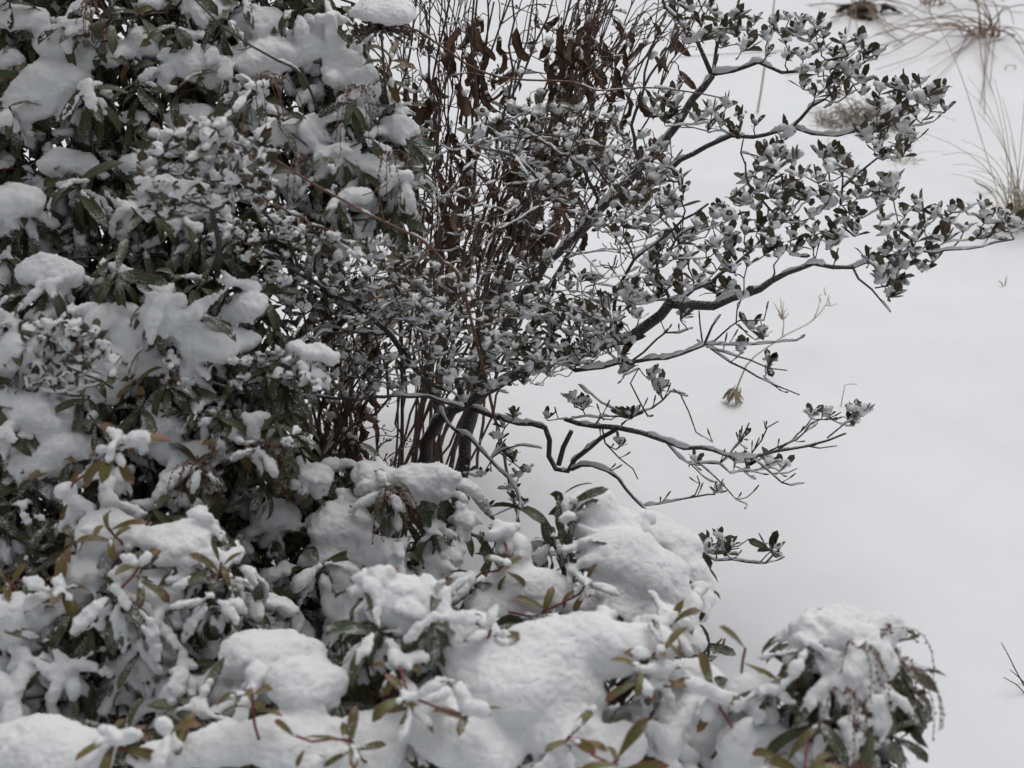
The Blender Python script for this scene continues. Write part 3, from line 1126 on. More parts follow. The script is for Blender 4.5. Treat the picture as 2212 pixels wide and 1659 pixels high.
# ---- front left shrub with red shoots
pieris('pieris_shrub', 'evergreen shrub with upright red shoots and hanging snowy leaves at lower left', (280, 1560),
       lambda x, y: 2.62 - 0.0006 * (y - 1050),
       [[(-60, 1240), (90, 1160), (200, 1080), (420, 1100), (510, 1180), (540, 1260), (520, 1420), (440, 1560), (-60, 1580)]],
       [(383, 1168, 86, 46), (233, 1148, 74, 46), (333, 1262, 62, 36), (45, 1318, 78, 40), (187, 1236, 48, 34), (405, 1500, 80, 40, 0.25),
        (450, 1215, 40, 30), (120, 1300, 50, 28)],
       [(250, 955, 9, 0.11, 1, 1.0, -0.10), (235, 1140, 7, 0.085, 1, 0.3, -0.12), (300, 1225, 9, 0.085, 1, 0.3, -0.14), (478, 1215, 8, 0.07, 1, 0.4, -0.1),
        (145, 1065, 8, 0.06, 1, 0.6, -0.05), (15, 1250, 6, 0.08, 1, 0.2, -0.05), (455, 1290, 13, 0.10, 0, 0.9, -0.1), (250, 1280, 14, 0.105, 0, 0.9, -0.12),
        (130, 1270, 10, 0.09, 1, 0.4, -0.1), (60, 1420, 12, 0.10, 0, 0.8), (300, 1400, 12, 0.095, 0, 0.7), (400, 1440, 12, 0.095, 0, 0.7), (160, 1440, 12, 0.1, 0, 0.6),
        (100, 1390, 12, 0.1, 0, 0.8), (330, 1340, 12, 0.1, 0, 0.9), (200, 1350, 12, 0.1, 0, 0.9), (30, 1500, 12, 0.1, 0, 0.8)],
       105, spacing=76, snows=(0.5, 0.8, 1.0, 1.1), pscale=0.96, lump=0.8, rim=0.7, leaf_L=0.095, filler=900, h=0.0042)

# ---- long snowy band across the bottom
pieris('pieris_shrub', 'evergreen shrub smothered in billowing snow along the bottom edge', (900, 1800),
       lambda x, y: 2.32 - 0.0007 * (y - 1300),
       [[(-60, 1560), (250, 1560), (500, 1500), (560, 1420), (760, 1380), (800, 1270), (960, 1270), (1060, 1350), (1300, 1340), (1440, 1330), (1530, 1440), (1640, 1500),
         (1730, 1600), (1730, 1720), (-60, 1720)]],
       [(95, 1610, 135, 52), (615, 1600, 118, 56), (365, 1632, 64, 40), (965, 1560, 118, 60), (787, 1592, 84, 56), (1040, 1630, 84, 44), (1230, 1385, 140, 44),
        (1170, 1470, 150, 62), (1350, 1400, 84, 48), (1304, 1606, 60, 30), (885, 1300, 76, 32), (925, 1350, 60, 40), (1000, 1370, 60, 44), (1574, 1545, 108, 70, 0.05),
        (1505, 1470, 50, 60, 0.05), (1640, 1610, 72, 52), (600, 1415, 92, 34, 0.06), (660, 1475, 70, 34), (1050, 1440, 70, 46), (470, 1610, 60, 40), (1180, 1560, 90, 50),
        (1440, 1570, 80, 50, 0.05), (720, 1660, 120, 40)],
       [(1385, 1450, 9, 0.085, 1, 0.15, -0.1), (1335, 1640, 7, 0.10, 1, 0.1, -0.16), (545, 1500, 7, 0.08, 1, 0.05, -0.12), (885, 1510, 10, 0.085, 1, 0.35, -0.14),
        (935, 1335, 13, 0.10, 0, 0.4, -0.12), (820, 1360, 10, 0.10, 0, 0.4, -0.08), (1010, 1530, 6, 0.075, 1, 0.1, -0.14), (860, 1430, 9, 0.07, 1, 0.6, -0.1),
        (945, 1270, 6, 0.07, 1, 0.3, -0.06), (820, 1255, 6, 0.07, 1, 0.5, -0.06), (1450, 1350, 8, 0.07, 1, 0.1, -0.04), (1430, 1390, 6, 0.08, 1, 0.3, -0.1),
        (240, 1590, 10, 0.09, 1, 0.4, -0.1), (370, 1590, 9, 0.08, 1, 0.2, -0.1), (760, 1600, 7, 0.085, 1, 0.3, -0.12), (1540, 1490, 6, 0.08, 1, 0.1, -0.1),
        (1700, 1645, 8, 0.085, 1, 0.1, -0.1), (1230, 1590, 8, 0.08, 1, 0.3, -0.1), (1060, 1360, 6, 0.07, 1, 0.3, -0.08), (640, 1590, 3, 0.05, 1, 0.0, -0.14),
        (1410, 1540, 11, 0.09, 0, 0.3, 0.0), (1370, 1580, 11, 0.09, 0, 0.1, 0.0), (700, 1540, 10, 0.09, 0, 0.4, 0)],
       106, spacing=125, snowy=1.2, lump=0.6, rim=0.55, grain=0.9, leaf_L=0.09, filler=500, h=0.0042, fill_depth=(0.04, 0.25), young_share=0.05)

# ---- lone cluster at the lower right
pieris('pieris_shrub', 'bushy evergreen branch with strings of red buds standing alone at lower right', (1830, 1800),
       lambda x, y: 2.22 - 0.0006 * (y - 1340),
       [[(1710, 1380), (1780, 1345), (1910, 1360), (1960, 1420), (1965, 1510), (1920, 1590), (1890, 1700), (1760, 1700), (1720, 1520)]],
       [(1807, 1350, 70, 30, -0.02), (1895, 1372, 46, 26, -0.02), (1895, 1425, 42, 34, -0.05), (1757, 1410, 36, 38, -0.04), (1850, 1400, 40, 26), (1628, 1480, 44, 26, 0.02)],
       [(1740, 1350, 8, 0.09, 0, 0.7, -0.04), (1750, 1395, 14, 0.09, 0, 1.0, -0.08), (1890, 1420, 14, 0.085, 0, 0.9, -0.06), (1830, 1450, 14, 0.09, 0, 0.8, -0.06),
        (1940, 1440, 13, 0.085, 0, 0.6, 0.0), (1660, 1490, 9, 0.08, 0, 0.6), (1830, 1560, 13, 0.10, 0, 0.4), (1880, 1580, 13, 0.10, 0, 0.3), (1770, 1560, 12, 0.095, 0, 0.4),
        (1780, 1480, 12, 0.085, 0, 0.7), (1920, 1500, 12, 0.085, 0, 0.5), (1735, 1660, 7, 0.085, 1, 0.05, -0.1), (1610, 1400, 3, 0.1, 1, 0.0, 0.0)],
       107, spacing=75, racemes=[((1915, 1362, -0.06), 6, 0.09, (0.6, -0.3)), ((1850, 1400, -0.12), 6, 0.07, (0.2, -0.6)), ((1935, 1440, -0.06), 5, 0.11, (0.4, -0.3)),
                                ((1860, 1660, -0.1), 6, 0.05, (0, -0.4)), ((1820, 1500, -0.12), 6, 0.08, (0, -0.5))], filler=140, leaf_L=0.08, h=0.004, trunks=3, snows=(0.5, 0.8, 1.0), rim=0.6,
       fill_depth=(0.0, 0.16), young_share=0.0)


# ================================================================== azalea
def build_azalea():
    rng = np.random.default_rng(7)
    g = at(955, 1180, 3.62)
    base = np.array([g[0], g[1], gz(g[0], g[1])])
    th = thing('azalea_shrub', 'wide spreading dark shrub with small paddle leaves each cupping snow, in the centre', 'shrub', base)
    tree = Tree(base)

    def L(pts, radii, Y0, Y1, name='branch', mat=M_BARK):
        n = len(pts)
        P = [at(p[0], p[1], Y0 + (Y1 - Y0) * i / (n - 1)) for i, p in enumerate(pts)]
        R = np.interp(np.linspace(0, 1, n), np.linspace(0, 1, len(radii)), radii)
        R = np.where(R < 0.009, R * 0.8, R)
        return tree.limb(P, R, name, mat, 0.03, 0.0032, rng)

    # trunks and main limbs
    L([(965, 1190), (985, 1100), (1000, 1036), (1006, 953), (1026, 870), (1045, 805), (1095, 700), (1180, 570), (1250, 505), (1320, 430), (1425, 320), (1480, 240), (1538, 163)],
      [0.018, 0.0165, 0.0125, 0.011, 0.009], 3.62, 3.85, 'trunk')
    L([(1538, 163), (1522, 133), (1506, 93), (1474, 50), (1440, 15), (1420, -30)], [0.0085, 0.006, 0.004], 3.85, 3.9)
    L([(1540, 160), (1546, 130), (1548, 100), (1570, 60), (1592, 28), (1600, -20)], [0.006, 0.004], 3.85, 3.95)
    L([(1541, 160), (1584, 151), (1641, 137), (1691, 157), (1727, 155), (1781, 133), (1830, 120)], [0.007, 0.0055, 0.003], 3.85, 3.75)
    L([(1700, 156), (1750, 150), (1800, 138), (1854, 145), (1894, 115)], [0.004, 0.0022], 3.8, 3.72)
    L([(950, 1190), (915, 985), (935, 935), (964, 890), (1037, 853), (1090, 820), (1154, 793), (1220, 766), (1330, 740), (1385, 712), (1425, 682), (1450, 652)],
      [0.017, 0.0155, 0.0145, 0.0135, 0.013], 3.55, 3.5, 'trunk')
    L([(1450, 655), (1490, 662), (1540, 660), (1585, 645), (1640, 622), (1700, 590), (1760, 575), (1840, 573), (1900, 556), (1940, 547), (2007, 541), (2090, 537), (2150, 527), (2190, 517)],
      [0.0135, 0.009, 0.0042, 0.0026], 3.5, 3.4)
    L([(1450, 652), (1500, 625), (1560, 590), (1620, 545), (1680, 480), (1730, 430)], [0.007, 0.0045, 0.003], 3.5, 3.6)
    L([(1840, 573), (1857, 603), (1880, 626), (1904, 652), (1924, 674)], [0.0038, 0.002], 3.42, 3.38)
    L([(1890, 622), (1915, 618), (1930, 610)], [0.0025, 0.0018], 3.4, 3.38)
    # middle right limb
    L([(1320, 432), (1380, 405), (1430, 375), (1474, 347), (1530, 315), (1575, 293), (1627, 297), (1707, 274), (1757, 233), (1780, 215)], [0.009, 0.0075, 0.004], 3.82, 3.7)
    L([(1712, 274), (1757, 287), (1807, 288), (1857, 282), (1914, 263), (1950, 245), (1980, 225)], [0.0058, 0.0055, 0.0026], 3.74, 3.62)
    L([(1905, 268), (1960, 272), (2015, 263)], [0.0028, 0.0018], 3.65, 3.6)
    L([(1815, 440), (1825, 405), (1850, 375), (1895, 345), (1940, 320)], [0.004, 0.0035, 0.002], 3.62, 3.58)
    L([(1792, 432), (1792, 395), (1790, 360), (1780, 330)], [0.003, 0.002], 3.62, 3.6)
    L([(1610, 355), (1600, 330), (1606, 300)], [0.0026, 0.002], 3.55, 3.53)
    L([(1610, 350), (1625, 405), (1665, 450), (1700, 475)], [0.0026, 0.004], 3.55, 3.58, 'branch', M_TWIG)
    # right hand snowy limb below
    L([(1020, 880), (1070, 900), (1120, 913), (1177, 923), (1184, 953), (1190, 986), (1208, 1010), (1230, 1020), (1244, 996), (1270, 966), (1330, 930), (1335, 924)], [0.009, 0.0085, 0.0065], 3.5, 3.4)
    L([(1207, 1003), (1217, 966), (1234, 932)], [0.0085, 0.0075], 3.42, 3.4)
    L([(1235, 1014), (1257, 1003), (1284, 1006), (1337, 1026), (1354, 1060), (1394, 1100)], [0.006, 0.0045], 3.4, 3.3)
    L([(1390, 1092), (1425, 1090), (1475, 1080), (1500, 1072), (1530, 1070), (1545, 1068)], [0.0035, 0.0022], 3.31, 3.28)
    L([(1500, 1072), (1512, 1045), (1506, 1028)], [0.0022, 0.0018], 3.3, 3.28)
    L([(1284, 920), (1337, 923), (1387, 935), (1437, 952), (1474, 970), (1517, 966), (1541, 973), (1574, 983), (1620, 986), (1674, 983), (1741, 963), (1787, 946), (1827, 936)],
      [0.0085, 0.0075, 0.005, 0.003], 3.42, 3.3)
    L([(1220, 905), (1250, 915), (1284, 920)], [0.007, 0.0085], 3.46, 3.42)
    L([(1640, 984), (1681, 965), (1721, 951), (1751, 914), (1775, 905)], [0.0032, 0.002], 3.35, 3.3)
    L([(1787, 946), (1825, 915), (1845, 905)], [0.0026, 0.002], 3.31, 3.3)
    L([(1741, 963), (1770, 968), (1808, 963)], [0.0024, 0.0017], 3.32, 3.3)
    L([(1624, 978), (1654, 926), (1681, 910)], [0.0025, 0.0017], 3.36, 3.33)
    L([(1654, 926), (1650, 910)], [0.0018, 0.0015], 3.36, 3.35)
    L([(1620, 986), (1641, 1003), (1671, 1023), (1687, 1040), (1712, 1042), (1737, 1043)], [0.0035, 0.002], 3.35, 3.3)
    L([(1671, 1023), (1700, 1022), (1722, 1012)], [0.002, 0.0016], 3.32, 3.3)
    L([(1437, 952), (1470, 985), (1490, 1000), (1555, 1000), (1580, 1020), (1600, 1023), (1635, 1020)], [0.004, 0.003, 0.002], 3.4, 3.34)
    L([(1555, 1000), (1580, 975), (1597, 955)], [0.0024, 0.0018], 3.36, 3.34)
    L([(1510, 1000), (1545, 1030), (1570, 1058), (1590, 1080), (1615, 1090)], [0.0026, 0.0017], 3.36, 3.33)
    L([(1590, 1080), (1612, 1075)], [0.0018, 0.0015], 3.34, 3.33)
    L([(1490, 1000), (1520, 1030), (1545, 1042)], [0.0022, 0.0017], 3.38, 3.36)
    # middle bare limb
    L([(1240, 800), (1304, 790), (1364, 780), (1404, 773), (1474, 760), (1521, 745)], [0.007, 0.0055], 3.46, 3.42)
    L([(1521, 745), (1538, 705), (1556, 680)], [0.0042, 0.0028], 3.42, 3.44)
    L([(1518, 745), (1512, 700), (1510, 672)], [0.0026, 0.0022], 3.42, 3.45)
    L([(1525, 743), (1575, 744), (1640, 744), (1690, 741), (1720, 736)], [0.0035, 0.0018], 3.42, 3.36)
    L([(1525, 748), (1560, 762), (1590, 763), (1620, 775), (1660, 796), (1700, 800)], [0.0035, 0.0018], 3.42, 3.36)
    L([(1535, 752), (1580, 780), (1640, 808), (1680, 832), (1727, 853)], [0.0038, 0.0018], 3.42, 3.34)
    L([(1650, 812), (1668, 830), (1688, 844)], [0.002, 0.0016], 3.38, 3.36)
    L([(1545, 735), (1580, 705), (1600, 695), (1650, 692)], [0.003, 0.0018], 3.42, 3.4)
    L([(1595, 700), (1608, 722), (1632, 738), (1660, 725)], [0.0024, 0.0017], 3.41, 3.39)
    L([(1590, 700), (1592, 670), (1600, 650)], [0.0022, 0.0018], 3.41, 3.42)
    L([(1364, 780), (1437, 723), (1470, 720), (1485, 712)], [0.0035, 0.0022], 3.45, 3.4)
    # thin bare twigs on the open ground side
    L([(1380, 795), (1365, 830), (1385, 870), (1400, 900)], [0.002, 0.0026], 3.4, 3.4)
    L([(1284, 920), (1300, 900), (1380, 895), (1430, 865), (1450, 845), (1480, 850)], [0.003, 0.0022], 3.42, 3.38)
    L([(1470, 852), (1490, 890), (1500, 930), (1540, 955)], [0.0022, 0.0018], 3.38, 3.36)
    L([(1250, 830), (1300, 870), (1340, 890), (1320, 905), (1230, 905)], [0.0026, 0.002], 3.44, 3.42)
    L([(1300, 920), (1310, 960), (1335, 990), (1365, 1015), (1378, 1035)], [0.0028, 0.0017], 3.42, 3.38)
    # low sprig beyond the snow hump
    L([(1010, 1150), (1150, 1190), (1330, 1210), (1500, 1206), (1545, 1208), (1615, 1212), (1642, 1217), (1670, 1206), (1688, 1197)], [0.006, 0.004, 0.0024], 3.5, 3.12)
    L([(1548, 1208), (1546, 1180), (1552, 1165)], [0.0024, 0.0018], 3.17, 3.16)
    L([(1560, 1182), (1595, 1180), (1618, 1164)], [0.002, 0.0015], 3.17, 3.15)
    L([(1642, 1215), (1655, 1200), (1666, 1190)], [0.002, 0.0016], 3.13, 3.12)
    # hanging front limb, lower centre
    L([(950, 880), (985, 925), (1060, 990), (1100, 1030), (1120, 1080), (1115, 1130)], [0.006, 0.003], 3.45, 3.2)
    L([(1060, 990), (1120, 960), (1170, 968)], [0.003, 0.0022], 3.36, 3.34)
    # long limb reaching left over the evergreens
    L([(1000, 880), (930, 860), (830, 855), (720, 858), (640, 862), (560, 862), (470, 868), (400, 868), (330, 860), (260, 845), (215, 828), (170, 800), (130, 775)],
      [0.006, 0.0045, 0.0034, 0.0022], 3.45, 2.72)
    L([(215, 830), (150, 845), (80, 838)], [0.0028, 0.002], 2.76, 2.72)
    L([(400, 868), (370, 845), (345, 825)], [0.0026, 0.002], 2.86, 2.84, 'branch', M_RED)
    # limbs into the dense left-centre
    L([(960, 890), (900, 800), (840, 720), (760, 660), (660, 600), (560, 540)], [0.010, 0.007, 0.0035], 3.5, 3.1)
    L([(840, 720), (720, 720), (620, 745)], [0.005, 0.003], 3.36, 3.1)
    L([(1000, 860), (960, 740), (900, 620), (850, 540)], [0.009, 0.005, 0.003], 3.55, 3.3)
    L([(660, 600), (620, 520), (545, 430), (470, 400), (400, 385)], [0.005, 0.003], 3.2, 2.98)
    L([(900, 620), (780, 540), (650, 470), (560, 430), (440, 412)], [0.005, 0.002], 3.35, 2.98, 'branch', M_CANE)
    L([(1045, 805), (1040, 700), (1080, 580), (1120, 470), (1160, 390), (1110, 340), (1040, 320)], [0.009, 0.006, 0.003], 3.62, 3.5)
    L([(1250, 505), (1290, 430), (1260, 370), (1200, 320), (1100, 260)], [0.007, 0.003], 3.72, 3.55)
    L([(1425, 320), (1330, 400), (1280, 350), (1240, 300)], [0.005, 0.003], 3.8, 3.6)
    L([(1380, 405), (1370, 270), (1390, 190), (1400, 120), (1440, 30)], [0.006, 0.004, 0.0025], 3.82, 3.9)
    L([(1390, 190), (1440, 110), (1480, 60)], [0.004, 0.003], 3.87, 3.9)
    L([(1330, 740), (1330, 640), (1370, 560), (1450, 500), (1530, 440)], [0.006, 0.0035], 3.5, 3.5)
    L([(1450, 652), (1420, 600), (1440, 540), (1500, 490)], [0.006, 0.003], 3.5, 3.42)
    L([(460, 400), (455, 460), (470, 520), (465, 580)], [0.006, 0.009], 2.98, 3.05)

    R_ = []                                       # rosette targets: px, py, Y

    def region(poly, spacing, Y0, Y1, jitter=0.12):
        for p in poly_sample(poly, spacing, rng):
            lo, hi = min(q[1] for q in poly), max(q[1] for q in poly)
            f = (p[1] - lo) / (hi - lo + 1e-6)
            R_.append((p[0], p[1], Y0 + (Y1 - Y0) * f + rng.uniform(-jitter, jitter)))

    region([(1440, 20), (1500, 5), (1600, 50), (1730, 40), (1780, 70), (1830, 95), (1905, 110), (1900, 135), (1850, 135), (1760, 125), (1690, 145), (1640, 120), (1560, 110), (1480, 95)], 27, 3.9, 3.75, 0.08)
    region([(1715, 165), (1780, 150), (1860, 155), (1868, 205), (1800, 225), (1735, 215)], 26, 3.75, 3.7, 0.06)
    region([(1880, 225), (1890, 190), (1935, 190), (1990, 185), (2042, 190), (2045, 240), (2030, 262), (1940, 255)], 26, 3.66, 3.6, 0.05)
    region([(1500, 265), (1560, 225), (1640, 270), (1600, 300), (1540, 300)], 26, 3.75, 3.7, 0.06)
    region([(1860, 320), (1880, 285), (1960, 290), (1980, 315), (1950, 345), (1890, 345)], 25, 3.6, 3.56, 0.05)
    region([(1640, 345), (1700, 335), (1760, 395), (1830, 320), (1850, 400), (1930, 400), (1945, 440), (1900, 450), (1870, 500), (1780, 545), (1700, 560), (1600, 590), (1480, 590), (1400, 590),
            (1400, 540), (1500, 500), (1560, 440), (1600, 420)], 26, 3.6, 3.42, 0.12)
    region([(1880, 470), (1960, 455), (2030, 465), (2110, 450), (2180, 465), (2190, 500), (2100, 520), (2010, 530), (1930, 535)], 28, 3.45, 3.4, 0.05)
    region([(1850, 560), (1940, 545), (2035, 560), (2030, 585), (1960, 595), (1880, 590)], 27, 3.42, 3.38, 0.04)
    region([(1900, 610), (1945, 600), (1950, 640), (1910, 650)], 22, 3.4, 3.38, 0.03)
    region([(1300, 640), (1400, 610), (1560, 610), (1600, 630), (1560, 650), (1460, 630), (1380, 665)], 30, 3.5, 3.45, 0.08)
    region([(1410, 215), (1460, 205), (1470, 260), (1430, 280)], 24, 3.7, 3.7, 0.05)
    region([(1030, 240), (1200, 230), (1330, 260), (1450, 330), (1480, 420), (1440, 500), (1330, 540), (1240, 450), (1100, 380), (1040, 320)], 27, 3.75, 3.5, 0.15)
    region([(480, 470), (600, 480), (740, 520), (860, 530), (960, 600), (1040, 640), (980, 700), (860, 700), (700, 700), (560, 640), (500, 560)], 23, 3.15, 3.2, 0.14)
    region([(600, 640), (760, 650), (900, 650), (1050, 660), (1200, 650), (1330, 690), (1300, 770), (1180, 800), (1060, 800), (980, 850), (860, 850), (740, 840), (620, 800)], 24, 3.35, 3.35, 0.14)
    region([(1040, 560), (1160, 560), (1280, 600), (1330, 680), (1200, 700), (1080, 680)], 28, 3.5, 3.5, 0.12)
    region([(1010, 800), (1100, 740), (1220, 700), (1340, 690), (1340, 740), (1240, 790), (1120, 840), (1030, 860)], 27, 3.38, 3.34, 0.05)
    region([(300, 335), (380, 300), (470, 280), (540, 300), (590, 370), (600, 440), (560, 470), (480, 440), (420, 470), (330, 430)], 27, 3.0, 2.95, 0.06)
    region([(290, 410), (400, 420), (420, 470), (300, 480)], 28, 2.95, 2.95, 0.05)
    region([(70, 730), (130, 710), (200, 725), (230, 760), (150, 800), (80, 790)], 26, 2.74, 2.72, 0.03)
    region([(330, 800), (420, 780), (560, 770), (700, 770), (720, 840), (560, 850), (420, 840), (350, 835)], 25, 2.95, 2.9, 0.06)
    HAND = [(145, 830), (160, 850), (70, 840), (110, 830), (200, 800), (240, 800), (1090, 925), (1080, 950), (1110, 905), (1095, 985), (1075, 975), (1110, 1000), (1120, 1030), (1105, 1060),
              (1140, 1020), (1045, 1105), (1060, 1115), (1110, 1085), (1130, 1095), (1010, 1020), (1040, 1030), (1180, 905), (1340, 965), (1345, 900), (1365, 905), (1410, 820), (1420, 845),
              (1240, 870), (1260, 880), (1590, 1000), (1612, 1010), (1690, 1015), (1665, 1010), (1752, 905), (1760, 900), (1790, 903), (1850, 895), (1865, 900), (1845, 920), (1600, 650), (1365, 630),
              (1350, 650), (1480, 640), (1380, 690), (1470, 690), (1350, 810), (1600, 950), (1500, 1000), (1550, 1065), (1355, 745), (1340, 770), (1700, 300), (1795, 330), (1800, 350), (1780, 345),
              (1660, 330), (1690, 345), (1920, 415), (1935, 430), (1600, 760), (1660, 790), (1650, 725), (1618, 712)]
    for p in [(1512, 1198), (1552, 1168), (1560, 1190), (1568, 1196), (1664, 1190), (1680, 1190), (1524, 1192)]:
        R_.append((p[0], p[1], 3.14 + rng.uniform(-0.02, 0.02)))
    for p in HAND:
        R_.append((p[0], p[1], (2.74 if p[0] < 300 else 3.4 if p[0] > 1000 else 3.1) + (0.25 if p[1] < 500 else 0) + rng.uniform(-0.03, 0.03)))
    T = np.array([at(*r) for r in R_])
    P0 = np.array(tree.P)
    dist = np.array([np.min(np.linalg.norm(P0 - t, axis=1)) for t in T])
    leaves, caps = [], []
    for i in np.argsort(dist):
        t = T[i]
        out = unit([t[0] - base[0], t[1] - base[1], 0])
        u = unit(np.array([0, 0, 0.9]) + 0.55 * out + rng.normal(0, 0.22, 3))
        tree.attach(t, u, rng, M_TWIG, 0.0015)
        lib = ROS[4 * int(rng.integers(0, 6)) + (int(rng.choice([0, 1, 1, 2])) if R_[i][0] > 1300 else int(rng.choice([0, 1, 2, 3])) if R_[i][0] > 620 else int(rng.choice([1, 2, 3])))]
        sc = rng.uniform(0.66, 1.08)
        if R_[i][0] < 320 and R_[i][1] > 700:
            sc *= 0.9
        if 320 < R_[i][0] < 1330 and R_[i][1] > 420:
            sc *= 0.8
        S = rotz(rng.uniform(0, 6.28))
        S[:3, :3] *= sc
        S[:3, 3] = t
        caps.append((lib, S, t[None] + np.array([[0, 0, 0.01], [0.012, 0, 0.015], [-0.012, 0, 0.015]]), 1.0))
        for lf, M in lib.leaves:
            MM = S @ M
            leaves.append((AL[lf], MM, AL[lf].world_line(MM)[2:], 1.0))
    # a web of fine bare twigs through the middle of the shrub
    web = [[(560, 480), (900, 330), (1100, 250), (1480, 330), (1450, 560), (1340, 760), (1150, 850), (800, 850), (600, 760)]]
    for p in inside(web, 850, rng):
        t = at(p[0], p[1], rng.uniform(3.25, 3.85))
        tree.attach(t, unit(rng.normal(0, 0.6, 3) + [0.25, 0, 0.8]), rng, M_TWIG if rng.random() < 0.7 else M_CANE, 0.0012)
    # bare twiglets with end buds along the thin limbs
    qx, qy, _f = project(np.array(tree.P))
    low = np.nonzero((qx > 1150) & (qy > 660))[0]
    for k in range(620):
        i = int(rng.integers(0, len(tree.P))) if k < 400 else int(low[rng.integers(0, len(low))])
        if tree.R[i] > 0.006:
            continue
        d = unit(0.6 * tree.D[i] + rng.normal(0, 0.6, 3) + [0, 0, 0.35])
        l = rng.uniform(0.015, 0.045)
        P = tree.P[i] + np.outer(np.linspace(0, 1, 5), d * l) + np.outer(np.linspace(0, 1, 5) ** 2, [0, 0, 0.3 * l])
        tree.tubes.append(['twig', P, np.array([0.0014, 0.0013, 0.0012, 0.0022, 0.0016]), M_TWIG])
    JOBS.append((th, base, 'snow_cap', caps, 'small_snow_caps'))
    JOBS.append((th, base, 'leaf', leaves, 'inner_leaves'))
    splat(np.concatenate([l[2] for l in leaves]))
    tree.snow(th, base, rng, 0.62, 1.0)
    TREES.append((tree, th, base))
    print('  azalea rosettes %d leaves %d twigs %d  %.1fs' % (len(R_), len(leaves), len(tree.tubes), time.time() - T0))


build_azalea()


# ================================================================== withered perennials
class SnowTuft:
    pass


ST = []
for v in range(4):
    sf = SnowField([-0.03, -0.03, -0.03], [0.03, 0.03, 0.03], 0.003)
    for q in range(4):
        sf.ellipsoid(rr.normal(0, 0.0065, 3) * [1.2, 1, 1.1], rr.uniform(0.005, 0.010, 3), 0.9, 0.005)
    sf.add_noise(0.009, 0.0022, rr)
    V, Q = sf.surface()
    L_ = Lib()
    L_.g, L_.mats = Geo(V, Q), [M_SNOW]
    L_.me = to_mesh('snow_tuft', L_.g, L_.mats)
    ST.append(L_)


